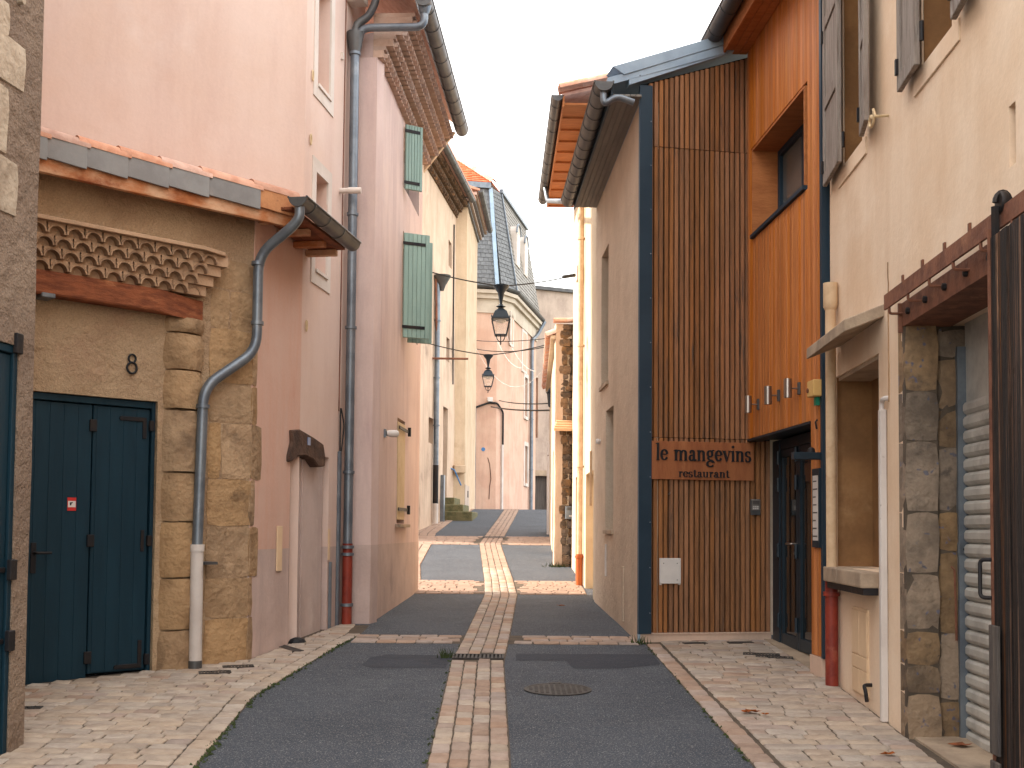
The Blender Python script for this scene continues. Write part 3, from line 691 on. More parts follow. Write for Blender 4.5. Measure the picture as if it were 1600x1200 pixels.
# scalloped canopy: four corbelled courses of half-round tiles
zc0 = z1 + .002; zc1 = w8.uv(215, 362, .3)[1]
rows = 4; rh = (zc1 - zc0 - .05)/rows
for j in range(rows):
    nj = .175 + .035*j; uend = w8.uv(318 + 10*j, 440, nj*.6)[0]; pitch = .148; off = pitch/2*(j % 2)
    nt_ = int((uend - ua + .1)/pitch)
    zb_ = zc0 + rh*j; mo_ = MB()
    mo_.box(w8, ua - .05, uend + .02, -.02, nj - .06, zb_ + .001, zb_ + rh - .001)
    for t in range(nt_ + 1):
        uc = (math.floor(uend/pitch) - t)*pitch - off
        if uc < ua: break
        cb = 0 if t else 0
        rr = pitch*.46; arc = [(uc + rr*math.cos(math.pi*i/10), zb_ + .004 + rr*1.0*math.sin(math.pi*i/10)) for i in range(11)]
        turn = max(0, 1 - (uend - uc)/.32)     # the last tiles turn back to the wall
        nn = nj - .13*turn*turn
        topz = zb_ + rh
        vs = []
        for (u, z) in arc: vs += [w8.P(u, nn, z), w8.P(u, nn - (.13*turn*turn*.4 if turn else 0), max(topz, z + .002)), w8.P(u, nn - .06, z)]
        fs = []
        for i in range(10): fs += [(3*i, 3*i + 3, 3*i + 4, 3*i + 1), (3*i, 3*i + 2, 3*i + 5, 3*i + 3)]
        mo_.add(vs, fs)
        tl = MB().halfpipe(w8.P(uc, nn - .08, zb_ + .004), w8.P(uc, nn + .010, zb_ + .004), rr + .004, .014, arch=True)
        tl.build('canopy_tile', 'canopy_tile', gh, smooth=True)
    mo_.build('canopy_course', 'canopy_mortar', gh)
ue = w8.uv(358, 395, .12)[0]
lg = MB()
pr = [(ua - .1, .33), (ue - .35, .33), (ue - .12, .26), (ue, .12), (ue, -.03), (ua - .1, -.03)]
lg.add([w8.P(u, n, zc1 - .05) for u, n in pr] + [w8.P(u, n, zc1 - .018) for u, n in pr], [(5, 4, 3, 2, 1, 0), (6, 7, 8, 9, 10, 11)] + [(i, (i + 1) % 6, (i + 1) % 6 + 6, i + 6) for i in range(6)])
lg.build('canopy_ledge', 'canopy_mortar', gh, bevel=.004)
# house number
u8, z8 = w8.uv(205, 568)
n8 = MB()
n8.tube([w8.P(u8 + .042*math.cos(a), .016, z8 - .038 + .046*math.sin(a)) for a in [2*math.pi*i/16 for i in range(17)]], .0095, 6)
n8.tube([w8.P(u8 + .031*math.cos(a), .0165, z8 + .040 + .034*math.sin(a)) for a in [2*math.pi*i/16 for i in range(17)]], .009, 6)
tag(n8.build('house_number', 'black_letter', None, origin=w8.P(u8, .012, z8), smooth=True), 'black metal figure 8 on the tan roughcast above the blue gate', 'number')
# small lamp under the lintel
ul, zl = w8.uv(74, 462, .12)
lp = MB().box(w8, ul - .06, ul + .05, .0, .16, zl - .02, zl + .02)
tag(lp.build('wall_lamp', 'zinc', None, origin=w8.P(ul, 0, zl), bevel=.006), 'small grey lamp tucked under the oak lintel of the gate', 'lamp')
# roof with verge
NV = .26
def vz(px, py): return w8.uv(px, py, NV)
uv0, uv1 = vz(40, 240)[0] - .6, vz(462, 330)[0]
zf0, zf1 = vz(300, 308)[1] - .045, vz(300, 306)[1] + .04
MB().box(w8, uv0, uv1 + .02, NV - .06, NV - .01, zf0 - .02, zf1).build('fascia_board', 'fascia', gh, bevel=.004)
ZR = vz(240, 268)[1]
xs = [-60, 8, 72, 134, 198, 262, 325, 405, 462]
for a, b in zip(xs, xs[1:]):
    ya = 222 + (a - 75)*.2; u0_, u1_ = vz(a, ya)[0], vz(b, ya + 13)[0]
    zt0 = vz(a, ya + 8)[1]; last = a == 405
    h = .175
    zc = zf1 - .03
    p = [w8.P(u0_ - .05, NV + .0, zc + .03), w8.P(u1_, NV + .014, zc), w8.P(u1_, NV + .032, zc), w8.P(u0_ - .05, NV + .016, zc + .03)]
    MB().hexa(p + [q + Vector((0, 0, h)) for q in p]).build('verge_tile', 'verge_wood' if last else 'verge_grey', gh, bevel=.003)
    MB().halfpipe(w8.P(u0_ - .06, NV - .06, zc + .195), w8.P(u1_ + .03, NV - .05, zc + .172), .085, .014, arch=True).build('cover_tile', 'tile', gh, smooth=True)
zr = zf1 + .10
ne = .42                                            # eave overhang over the street wall
e0, e1 = ws.P(-.15, ne, 0), ws.P(1.42, ne, 0)
back = Vector((-7.0, 10.2, 0)); v0 = w8.P(uv0, NV - .07, 0); v1 = w8.P(uv1, NV - .07, 0)
pr = [v0, v1, e1, ws.P(1.5, -.05, 0), Vector((-2.3, 11.8, 0)), Vector((-6, 10.8, 0))]
zz = [zr + .05, zr, zr, zr + .08, zr + .08, zr + .1]
MB().add([p + Vector((0, 0, z)) for p, z in zip(pr, zz)] + [p + Vector((0, 0, z - .06)) for p, z in zip(pr, zz)], [(0, 1, 2, 3, 4, 5), (11, 10, 9, 8, 7, 6)] + [(i, (i + 1) % 6, (i + 1) % 6 + 6, i + 6) for i in range(6)]).build('roof', 'tile', gh)
# soffit boards and rafters under the street eave
for i in range(4):
    MB().box(ws, -.1, 1.40, .02 + i*.095, .02 + i*.095 + .09, zr - .095, zr - .065).build('soffit_board', 'oak_beam', gh, bevel=.003)
for u in (.1, .55, 1.0, 1.36): MB().box(ws, u - .035, u + .035, .0, ne - .1, zr - .16, zr - .10).build('rafter', 'fascia', gh, bevel=.004)
gu0 = CAMO + ray(474, 322)*1; 
ga = ws.P(-.22, ne + .06, zr - .015); gb = ws.P(1.38, ne + .06, zr - .03)
gutter(ga, gb, .085, 'zinc_dark', gh, .42)
# downpipe over the stone corner
def pw(px, py, n): 
    u, z = w8.uv(px, py, n); return w8.P(u, n, z)
pth = [ga + ws.U*.06 + Vector((0, 0, -.06)), ga + ws.U*.06 + Vector((0, 0, -.20)), pw(404, 398, .12), pw(401, 548, .12), pw(318, 605, .12), pw(308, 858, .12)]
dp = pipe_part(bend(pth, .16, 6), .046, 'zinc', gh, [(pw(403, 412, .12), (0, 0, 1)), (pw(402, 505, .12), (0, 0, 1)), (pw(317, 635, .12), (0, 0, 1))])
zb_ = pw(305, 1036, .12); zb_.z = g(9.9)
MB().tube([pw(308, 856, .12), zb_ + Vector((0, 0, .07))], .055, 12).build('drainpipe_foot', 'pvc_white', gh, smooth=True)
MB().tube([zb_ + Vector((0, 0, .075)), zb_], .058, 12).build('drainpipe_shoe', 'zinc_dark', gh, smooth=True)
MB().lathe(pw(308, 858, .12), [(.05, -.02), (.062, -.02), (.062, .04), (.05, .04)], 12).build('collar', 'pvc_white', gh, smooth=True)
MB().box(w8, w8.uv(308, 880)[0] - .02, w8.uv(308, 880)[0] + .09, .0, .19, w8.uv(308, 880, .12)[1] - .012, w8.uv(308, 880, .12)[1] + .012).build('pipe_clip', 'zinc_dark', gh)
# street wall of the gate house: orange-pink above, pale below, and the walled-up door
zlow = ws.uv(420, 858)[1]
wm = Fr(M0, M1)
uA_, uB_ = ws.uv(452, 850)[0], ws.uv(508, 850)[0]
hd = (uA_, min(uB_, ws.L + .34), g(11.2) - .05, ws.uv(480, 712)[1])
ws2 = Fr(Q, (M0[0] + (M0[0] - Q[0])*.34, M0[1] + (M0[1] - Q[1])*.34))
ub_ = ws2.uv(512, 850)[0]
hd = (ws2.uv(452, 850)[0], ub_, 0, ws2.uv(480, 708)[1])
wall_mesh(ws, .0, ws.L, zlow, zr - .06, [(hd[0], ws.L, zlow, hd[3])], .10, 2.5).build('street_wall', 'orange_pink', gh, disp=.004)
wall_mesh(ws, .0, ws.L, -.1, zlow, [(hd[0], ws.L, -.1, zlow)], .10, 2.5).build('street_wall_base', 'pink_low', gh, disp=.004)
MB().box(ws2, hd[0] - .005, hd[1] + .005, -.14, -.088, -.1, hd[3] + .1).build('walled_up_door', 'white_plaster', gh)
MB().box(ws2, hd[0] + .002, hd[0] + .03, -.088, -.01, -.1, hd[3] - .04).build('door_jamb', 'dark_stone', gh)
MB().box(ws2, (hd[0] + hd[1])/2 - .03, hd[1] - .002, -.089, -.068, -.1, hd[3] - .06).build('door_infill', 'white_plaster', gh)
a, b = ws2.uv(447, 716, .03), ws2.uv(510, 730, .03)
c = [(ws2.uv(*p, .03)) for p in ((452, 712), (457, 690), (456, 672), (470, 671), (492, 684), (506, 694), (509, 715), (508, 729), (498, 730), (490, 718), (478, 712), (465, 713), (458, 720), (452, 722))]
MB().prism(ws2, c, -.1, .03).build('lintel_stone', 'dark_stone', gh, bevel=.012)
a = ws2.rc(481, 683, 485, 696, .034); MB().box(ws2, a[0], a[1], .03, .036, a[2], a[3]).build('number_plate', 'plate_blue', gh)
a = ws2.rc(433, 822, 440, 892, .01); MB().box(ws2, a[0], a[1], .004, .014, a[2], a[3]).build('utility_flap', 'cupboard_cream', gh, bevel=.003)

# ------------------------------------------------------------ left: tall pink house
ph = thing('pink_house', 'tall pink plastered house with white window surrounds above the low gate house', 'house', (M0[0], M0[1], g(M0[1])))
wsd = Fr((-10.0, 7.4), M0, (0, 5)); ZP = 10.
wall_mesh(wsd, 0, wsd.L, .2, ZP, (), .2, 6).build('side_wall', 'pink', ph, disp=.005)
ws3 = wm
wins = []
a1, a2 = wm.uv(489, 100)[0], wm.uv(519, 100)[0]
wins.append((wm.uv(489, 150)[0], wm.uv(520, 170)[0], wm.uv(491, 142)[1] - .05, 7.55))
wins.append((wm.uv(487, 300)[0], wm.uv(517, 300)[0], wm.uv(500, 450)[1], wm.uv(488, 242)[1]))
holes = [(u0 + .12, u1 - .12, z0 + .16, z1 - .14) for u0, u1, z0, z1 in wins]
zlowm = wm.uv(530, 855)[1]
uq = wm.uv(512, 850)[0]; hq = [(.0, uq, zlow, hd[3])]
wall_mesh(wm, .0, wm.L + .3, zlow, ZP, holes + hq, .22, 5).build('wall', 'pink', ph, disp=.003)
wall_mesh(wm, .0, wm.L + .3, -.1, zlow, [(.0, uq, -.1, zlow)], .22, 5).build('wall_base', 'pink_low', ph, disp=.003)
for (u0, u1, z0, z1), h in zip(wins, holes):
    f = MB().box(wm, u0, h[0], -.01, .012, z0, z1); f.box(wm, h[1], u1, -.01, .012, z0, z1); f.box(wm, h[0] - .001, h[1] + .001, -.01, .0125, h[3], z1 - .001); f.box(wm, h[0] - .001, h[1] + .001, -.01, .0125, z0 + .001, h[2])
    wp = f.build('window_surround', 'white_trim', ph)
    opening_back(wm, h, .22, 'white_plaster', ph, 'window_infill')
    MB().box(wm, h[0], h[1], -.21, .03, h[2] - .03, h[2] + .004).build('sill', 'white_trim', ph)
MB().hexa([(-9, 8, ZP), (-1.6, 11.2, ZP), (-1.5, 13.6, ZP), (-9, 18, ZP), (-8, 9, ZP + 3), (-1.6, 11.2, ZP + .15), (-1.5, 13.6, ZP + .15), (-8, 18, ZP + 3)]).build('roof', 'tile', ph)  # ridge raised out of view so that the roof blocks the sun
# oval wall anchors and small fittings
for px, py in ((484, 218), (487, 118), (477, 509)):
    u, z = wm.uv(px, py); MB().tube([wm.P(u + .022*math.cos(2*math.pi*i/12), .014, z + .055*math.sin(2*math.pi*i/12)) for i in range(13)], .008, 6).build('wall_anchor', 'cream_wood', ph, smooth=True)
u, z = wm.uv(531, 298); MB().tube([wm.P(u, 0, z), wm.P(u, .10, z)], .03, 12).build('vent_flange', 'white_trim', ph, smooth=True)
MB().tube([wm.P(u - .0, .10, z), wm.P(u + .02, .24, z)], .036, 12).build('vent_pipe', 'white_trim', ph, smooth=True)
u, z = wm.uv(533, 88); MB().box(wm, u - .02, u + .02, 0, .03, z - .04, z + .04).build('junction_box', 'white_trim', ph)
u, z = wm.uv(545, 4); MB().box(wm, u - .1, u + .1, 0, .2, z - .02, z + .06).build('eave_bracket', 'white_trim', ph, bevel=.01)
u, z = wm.uv(527, 800); z1 = wm.uv(527, 705)[1]; MB().box(wm, u - .03, u + .03, 0, .035, g(12.6), z1).build('cable_duct', 'zinc', ph, bevel=.006)
MB().tube(bend([wm.P(u, .02, z1), wm.P(u, .02, z1 + .45), wm.P(u - .02, .03, z1 + .5), wm.P(u + .05, .05, z1 + .3), wm.P(u + .02, .03, z1)], .06), .008, 6).build('cable_loop', 'cable_black', ph, smooth=True)
MB().tube([wm.P(u - .02, .008, z1 + .45), wm.P(u + .02, .008, 7.8)], .006, 6).build('wall_cable', 'rust', ph)
u2, z2 = wm.uv(513, 850); MB().box(wm, u2 - .035, u2 + .03, .003, .012, wm.uv(513, 875)[1], wm.uv(513, 826)[1]).build('utility_flap', 'cupboard_cream', ph, bevel=.003)
MB().box(wm, u2 + .02, u2 + .06, 0, .03, g(12.5), wm.uv(513, 878)[1]).build('cable_duct', 'zinc', ph, bevel=.005)

# ------------------------------------------------------------ left: shuttered pink house that steps forward
hs = thing('shuttered_house', 'pink house with green shutters and a tiled cornice stepping into the street', 'house', (N2[0], N2[1], g(N2[1])))
w2 = Fr(N2, F2); ZC = 7.06
wn = Fr((-2.6, 13.45), N2, (0, 5))
z2l = w2.uv(600, 850)[1]
sh_win = w2.rc(640, 640, 653, 640)
dw = (w2.uv(620, 740)[0], w2.uv(632, 740)[0], w2.uv(626, 818)[1], w2.uv(626, 655)[1])
uw1, uw2 = w2.uv(630, 300)[0], w2.uv(653, 300)[0]
hw1 = (uw1 + .04, w2.L - .35, w2.uv(635, 520)[1] + .0, w2.uv(631, 362)[1] - .0)
hw2 = (uw1 + .04, w2.L - .35, w2.uv(635, 300)[1], w2.uv(632, 195)[1] - .02)
wall_mesh(w2, 0, w2.L, z2l, ZC, [dw, hw1, hw2], .18, 6, bu0=.5).build('wall', 'pink_two', hs, disp=.008)
wall_mesh(w2, 0, w2.L, 0, z2l, (), .18, 6, bu0=.5).build('wall_base', 'pink_low', hs, disp=.008)
wall_mesh(wn, 0, wn.L - .003, z2l, ZC + .3, (), .1, .2).build('end_wall', 'pink_two', hs, disp=.005)
wall_mesh(wn, 0, wn.L - .003, 0, z2l, (), .1, .2).build('end_wall_base', 'pink_low', hs, disp=.005)
for h in (hw1, hw2):
    MB().box(w2, h[0], h[1], -.2, -.15, h[2], h[3]).build('window', 'glass_window', hs)
opening_back(w2, dw, .18, 'cream_wood', hs, 'door_panel')
dl = MB().box(w2, dw[0] - .01, dw[1] - .05, -.10, .012, dw[2] + .05, dw[3] - .05).build('door_shutter', 'cream_wood', hs, bevel=.004)
for py in (670, 796):
    z = w2.uv(625, py)[1]; MB().box(w2, dw[0] - .05, dw[1] + .10, .03, .042, z - .02, z + .02).build('hinge_strap', 'iron', hs)
    MB().box(w2, dw[1] + .06, dw[1] + .10, .03, .07, z - .06, z + .06).build('hinge_pin', 'iron', hs)
MB().box(w2, dw[0] - .1, dw[1] + .2, -.02, .06, dw[2] - .05, dw[2] - .01).build('sill', 'concrete', hs)
def shutter(parent, u, z0, z1, wid, ang, hinge_bar=True):
    """board shutter hinged at u, swung out by ang from the wall"""
    p = w2.P(u, .03, 0); d_ = (w2.U*math.cos(ang) + w2.N*math.sin(ang)); f = Fr((p.x, p.y), (p.x + d_.x, p.y + d_.y), (0, 3))
    root = MB().box(f, 0, wid, -.02, .0, z0, z1).build('shutter', 'shutter_green', parent)
    nb = 6
    for i in range(nb): MB().box(f, wid*i/nb + .002, wid*(i + 1)/nb - .002, .0, .014, z0 + .001, z1 - .001).build('board', 'shutter_green', root, bevel=.003)
    for zz in (z0 + (z1 - z0)*.1, z1 - (z1 - z0)*.1): MB().box(f, -.02, wid*.82, .014, .024, zz - .02, zz + .02).build('hinge_strap', 'iron', root)
    return root
a, b = w2.uv(629, 365)[1], w2.uv(629, 530)[1]
uS = w2.uv(627, 450)[0]
shutter(hs, uS, b, a, .36, rad(62)); shutter(hs, uS + .42, b, a, .34, rad(64))
a, b = w2.uv(631, 195)[1], w2.uv(631, 298)[1]
uS2 = w2.uv(630, 250)[0]
shutter(hs, uS2, b, a, .25, rad(55))
# cornice of four tile courses (genoise)
for j in range(4):
    z = ZC + .13*j; n1 = .12 + .11*j
    MB().box(w2, -.0, w2.L + .05, -.05, n1 - .02, z + .085, z + .13).build('cornice_course', 'genoise', hs)
    k = int(w2.L/.145)
    for i in range(k + 1):
        u = i*.145 + .03
        MB().halfpipe(w2.P(u + .06, -.03, z + .0), w2.P(u + .06, n1, z + .0), .073, .012, arch=True, seg=6).build('cornice_tile', 'genoise', hs, smooth=True)
    MB().box(w2, -.0, w2.L + .02, -.05, n1 - .05, z + .0, z + .084).build('cornice_fill', 'genoise', hs)
nG = .12 + .33 + .12; zG = ZC + .56
gutter(w2.P(-.30, nG, zG), w2.P(w2.L + .1, nG, zG - .02), .095, 'zinc_dark', hs, .45)
MB().hexa([w2.P(-.35, nG, zG - .02), w2.P(w2.L + .1, nG, zG - .02), w2.P(w2.L + .1, -3, zG + 2.9), w2.P(-.35, -3, zG + 2.9), w2.P(-.35, nG, zG + .03), w2.P(w2.L + .1, nG, zG + .03), w2.P(w2.L + .1, -3, zG + 3.), w2.P(-.35, -3, zG + 3.)]).build('roof', 'tile', hs)  # slope steepened out of view to keep sun off the restaurant's street wall
MB().add([w2.P(w2.L + .052, 0, ZC - .1), w2.P(w2.L + .052, nG - .1, ZC + .5), w2.P(w2.L + .052, 0, ZC + .56), w2.P(w2.L + .13, 0, ZC - .1), w2.P(w2.L + .13, nG - .1, ZC + .5), w2.P(w2.L + .13, 0, ZC + .56)], [(0, 1, 2), (5, 4, 3), (0, 3, 4, 1), (1, 4, 5, 2), (2, 5, 3, 0)]).build('cornice_end', 'ochre', hs)
# security lamp
u, z = w2.uv(600, 677)
cm = thing('security_lamp', 'small white lamp on the pink wall beside the cream shutter', 'lamp', w2.P(u, 0, z))
MB().box(w2, u - .03, u + .03, .001, .03, z - .05, z + .05).build('bracket', 'zinc', cm); MB().lathe(w2.P(u, .03, z), [(.03, 0), (.045, .05), (.045, .13), (.03, .15)], 12, (w2.N + w2.U*.5)).build('lamp_body', 'panel_white', cm, smooth=True)
# downpipe in the corner with its branch
Yp = 12.98
def pp(px, py): return at(px, py, Yp)
zc_ = pp(551, 850).z; x0 = pp(547, 600).x; pt_ = lambda z: Vector((x0, Yp, z))
z85 = pp(551, 852).z; z60 = pp(558, 62).z
jp = thing('corner_downpipe', 'grey zinc downpipe with a forked head and red foot between the pink houses', 'downpipe', pt_(g(Yp)))
pipe_part([pt_(z85), pt_(z60)], .052, 'zinc', jp, [(pt_(pp(551, y).z), (0, 0, 1)) for y in (84, 300 + 35, 512, 738)], 'pipe')
pipe_part([pt_(g(Yp)), pt_(z85 + .02)], .057, 'pipe_red', jp, [(pt_(z85 - .02), (0, 0, 1)), (pt_(pp(545, 945).z), (0, 0, 1)), (pt_(pp(545, 866).z), (0, 0, 1))], 'pipe_foot', 'zinc')
MB().lathe(pt_(z60 - .14), [(.055, -.05), (.062, -.02), (.10, .17), (.10, .22), (.05, .24)], 12).build('hopper', 'zinc_dark', jp, smooth=True)
pipe_part(bend([pt_(z60 - .02), pt_(pp(558, 38).z), pp(575, 26) + Vector((0, .02, 0)), pp(588, 2), pp(588, -60)], .1), .045, 'zinc_dark', jp, (), 'pipe_branch')
ghd = w2.P(-.2, nG, zG)
pipe_part(bend([pt_(z60 + .0) + Vector((.02, 0, -.02)), pt_(z60 + .14) + Vector((.08, 0, 0)), ghd + Vector((0, 0, -.30)), ghd + Vector((0, 0, -.08))], .12), .045, 'zinc', jp, (), 'pipe_branch')
MB().lathe(ghd + Vector((0, 0, -.1)), [(.05, -.05), (.07, 0), (.085, .06)], 12).build('outlet', 'zinc', jp, smooth=True)
# ------------------------------------------------------------ right: timber-clad restaurant
rb = thing('restaurant_building', 'restaurant clad in dark slats and orange boards with a zinc roof edge', 'restaurant', (RC[0], RC[1], g(RC[1])))
wg, wr, wo = Fr(RC, RG, (0, 5)), Fr(RC, RF), Fr(OA, OB)
zPl = wg.uv(1100, 988)[1]                     # top of the white plinth
ztl = lambda u: 6.26 + (6.66 - 6.26)/1.2*u - .03
uC = wg.uv(1172, 500)[0]; uD = wg.uv(1204, 850)[0]; zO = 2.56
# bulk behind the cladding
bk = MB().prism(wg, [(.02, 0), (uD + .02, 0), (uD + .02, zO + .1), (1.6, zO + .1), (1.6, ztl(1.6)), (.02, ztl(.02))], -.12, -.055); bk.build('gable_wall', 'void', rb)
cl = MB().box(wg, .10, uC - .01, -.055, -.045, zPl, 6.2).build('cladding', 'void', rb)
zj1, zj2 = wg.uv(1090, 234)[1], wg.uv(1090, 685)[1]
u = wg.uv(1014, 500)[0]; pitch = .0555
while u < uD - .01:
    low = u > uC - .03
    segs = [(zPl, zO - .012)] if low else [(zPl, zj2 - .003), (zj2 + .003, zj1 - .003), (zj1 + .003, ztl(u) - .02)]
    for a, b in segs:
        du = random.uniform(-.0015, .0015); dn = random.uniform(-.003, .003)
        MB().box(wg, u + du, u + du + .038, -.045, .002 + dn, a, b).build('slat', 'slat_dark', cl, bevel=.002)
    u += pitch
MB().box(wg, .0, uD + .01, -.08, -.012, g(11.8) - .15, zPl - .012).build('plinth', 'plinth_white', rb)
MB().box(wg, .09, uD + .005, -.08, .006, zPl - .014, zPl - .002).build('plinth_trim', 'plinth_white', rb)
# corner profile
zcp = wg.uv(1000, 133)[1]
MB().box(wg, -.012, .125, -.03, .014, zPl - .012, zcp).build('corner_post', 'anthracite', rb, bevel=.003)
MB().box(wr, -.008, .06, -.01, .012, g(11.8), zcp - .08).build('corner_post_return', 'zinc_flash', rb)
for i in range(12):
    z = zPl + .2 + i*.46
    if z < zcp: MB().lathe(wg.P(.108, .014, z), [(.007, 0), (.007, .004), (.003, .006)], 8, wg.N).build('screw', 'zinc', rb)
# zinc edge on the rake
up_ = [wg.uv(*p, .05) for p in ((957, 104), (1134, 53), (1138, 68), (985, 114), (975, 117))]
lo_ = [wg.uv(*p, .04) for p in ((983, 114.5), (1138, 68.5), (1138, 84), (983, 133))]
MB().prism(wg, up_, -.2, .06).build('roof_edge', 'zinc_flash', rb, bevel=.003); MB().prism(wg, lo_, -.06, .045).build('roof_edge', 'zinc_flash', rb, bevel=.003)
for px, py in ((1000, 118), (1066, 98), (1130, 76)):
    u, z = wg.uv(px, py, .045); MB().lathe(wg.P(u, .045, z), [(.008, 0), (.008, .004), (.003, .006)], 8, wg.N).build('screw', 'zinc', rb)
# street side: plaster wall with two windows, made up in place of dark marks
zS = 6.06
ha = (wr.uv(951, 500)[0], wr.uv(940, 500)[0], wr.uv(946, 600)[1], wr.uv(944, 395)[1])
hb = (wr.uv(958, 800)[0], wr.uv(946, 800)[0], wr.uv(950, 829)[1], wr.uv(950, 640)[1])
wall_mesh(wr, .07, wr.L, 0, zS, [ha, hb], .16, 3., bu0=.6).build('street_wall', 'rest_beige', rb, disp=.006)
for h in (ha, hb):
    opening_back(wr, h, .16, 'glass_dark', rb, 'window')
    MB().box(wr, h[0] - .03, h[1] + .03, -.14, .03, h[2] - .04, h[2] + .003).build('sill', 'concrete', rb)
MB().box(wr, wr.uv(975, 900)[0], wr.uv(972, 900)[0], 0, .012, wr.uv(973, 970)[1], wr.uv(973, 885)[1]).build('utility_flap', 'rest_beige', rb)
MB().box(wr, wr.uv(948, 900)[0], wr.uv(947, 900)[0], 0, .02, wr.uv(947, 900)[1], wr.uv(947, 850)[1]).build('wall_duct', 'pvc_white', rb)
u, z = wr.uv(938, 690); MB().lathe(wr.P(u, 0, z), [(.03, 0), (.04, .03), (.03, .06)], 10, wr.N).build('door_bell', 'panel_white', rb)
# eave: soffit boards, fascia, gutter
for i in range(5): MB().box(wr, -.06, wr.L - .05, .0 + i*.06, .056 + i*.06, zS - .0 + .005, zS + .03).build('soffit_board', 'soffit_grey', rb, bevel=.003)
MB().box(wr, -.08, wr.L - .04, .30, .32, zS - .02, zS + .16).build('fascia_board', 'anthracite', rb)
gr_ = gutter(wr.P(-.16, .40, zS + .12), wr.P(wr.L - .08, .40, zS + .09), .095, 'zinc_dark', rb, .33)
rf = MB(); q0 = [wr.P(-.1, .36, zS + .14), wr.P(wr.L, .36, zS + .14), Vector((4.2, RF[1] + .3, zS + 1.3)), Vector((4.2, 11.9 + .3, zS + 1.3))]
rf.hexa([p - Vector((0, 0, .04)) for p in q0] + [p + Vector((0, 0, .04)) for p in q0]); rf.build('roof', 'zinc_flash', rb)
g0 = wr.P(-.10, .40, zS + .04)
pipe_part(bend([g0, g0 + Vector((.0, -.03, -.16)), at(962, 150, 11.62), at(990, 160, 11.66)], .09), .035, 'zinc', rb, (), 'gutter_pipe')
# orange boarded volume
zTop = 7.4; hWn = (wo.uv(1179, 300)[0], wo.uv(1262, 250)[0], 4.65, wo.uv(1220, 184)[1])
uP = wo.uv(1271, 800)[0]; uE = wo.uv(1286.5, 500)[0]
vol = MB(); D_ = .32
wall_mesh(wo, .0, uE, zO, zTop, [hWn], D_, 2.2).build('upper_wall', 'void', rb)
oc = MB().box(wo, .0, .01, -.02, -.001, zO + .1, zO + .2).build('boarding', 'board_orange', rb)
u = .004; k = 0
while u < uE - .02:
    b = min(u + .0655, uE)
    zlo = zO + .002 if b < uP + .02 else g(9.9) + .17
    segs = [(zlo, zTop)]
    if u < hWn[1] and b > hWn[0]:
        segs = [(zlo, hWn[2] - .04), (hWn[3] + .02, zTop)]
    for a, c in segs:
        dn = random.uniform(-.0015, .0015)
        MB().box(wo, u + .0015, b - .0015, .002, .022 + dn, a, c).build('board', 'board_orange', oc, bevel=.0025)
        if random.random() < .5: pass
    u = b + .0005
# pillar below the volume, at the near end
MB().box(wo, uP, uE, -.24, .0015, g(9.8) - .1, zO - .002).build('pillar', 'board_orange', rb)
MB().box(wo, uP - .02, uE + .01, -.25, .03, g(9.8) - .12, g(9.9) + .165).build('pillar_plinth', 'plinth_white', rb)
MB().box(wo, uE + .002, uE + .055, -.3, .03, g(9.7) + .17, zTop).build('corner_flashing', 'anthracite', rb)
MB().box(wo, -.005, uP + .0, -.12, .030, zO - .022, zO - .001).build('drip_edge', 'door_metal', rb)
# window lining and glazing
ln = MB(); h = hWn
ln.box(wo, h[0], h[0] + .02, -D_, .028, h[2] + .001, h[3] - .001); ln.box(wo, h[1] - .02, h[1], -D_, .028, h[2] + .001, h[3] - .001); ln.box(wo, h[0] + .021, h[1] - .021, -D_, .0275, h[3] - .022, h[3] - .002)
ln.build('window_lining', 'soffit_orange', rb)
MB().box(wo, h[0] - .01, h[1] + .01, -D_, .05, h[2] - .035, h[2] + .006).build('window_sill', 'anthracite', rb, bevel=.003)
wf = MB(); a, b, c, e = h[0] + .022, h[1] - .022, h[2] + .008, h[3] - .024
for (p, q, r_, s_) in ((a, a + .06, c, e), (b - .06, b, c, e), (a + .06, b - .06, c, c + .06), (a + .06, b - .06, e - .06, e), ((a + b)/2 - .05, (a + b)/2 + .05, c + .06, e - .06)): wf.box(wo, p, q, -.30, -.235, r_, s_)
wi = wf.build('window', 'anthracite', rb, bevel=.003)
for p, q in ((a + .06, (a + b)/2 - .05), ((a + b)/2 + .05, b - .06)): MB().box(wo, p, q, -.285, -.275, c + .06, e - .06).build('pane', 'glass_window', wi)
# eave of the volume
zE = 6.64
for i in range(3): MB().box(wo, -.02, wo.L + 2.5, .024 + .085*i, .024 + .085*i + .08, zE, zE + .03).build('soffit_board', 'soffit_orange', rb, bevel=.003)
MB().box(wo, -.03, wo.L + 2.5, .275, .30, zE - .03, zE + .16).build('fascia_board', 'soffit_orange', rb, bevel=.003)
gutter(wo.P(-.06, .40, zE + .16), wo.P(wo.L + 2.5, .40, zE + .20), .095, 'zinc_dark', rb, .5)
MB().hexa([wo.P(-.1, .4, zE + .17), wo.P(wo.L + 2.5, .4, zE + .17), wo.P(wo.L + 2.5, -3, zE + 1.1), wo.P(-.1, -3, zE + 1.1), wo.P(-.1, .4, zE + .21), wo.P(wo.L + 2.5, .4, zE + .21), wo.P(wo.L + 2.5, -3, zE + 1.2), wo.P(-.1, -3, zE + 1.2)]).build('roof', 'zinc_flash', rb)
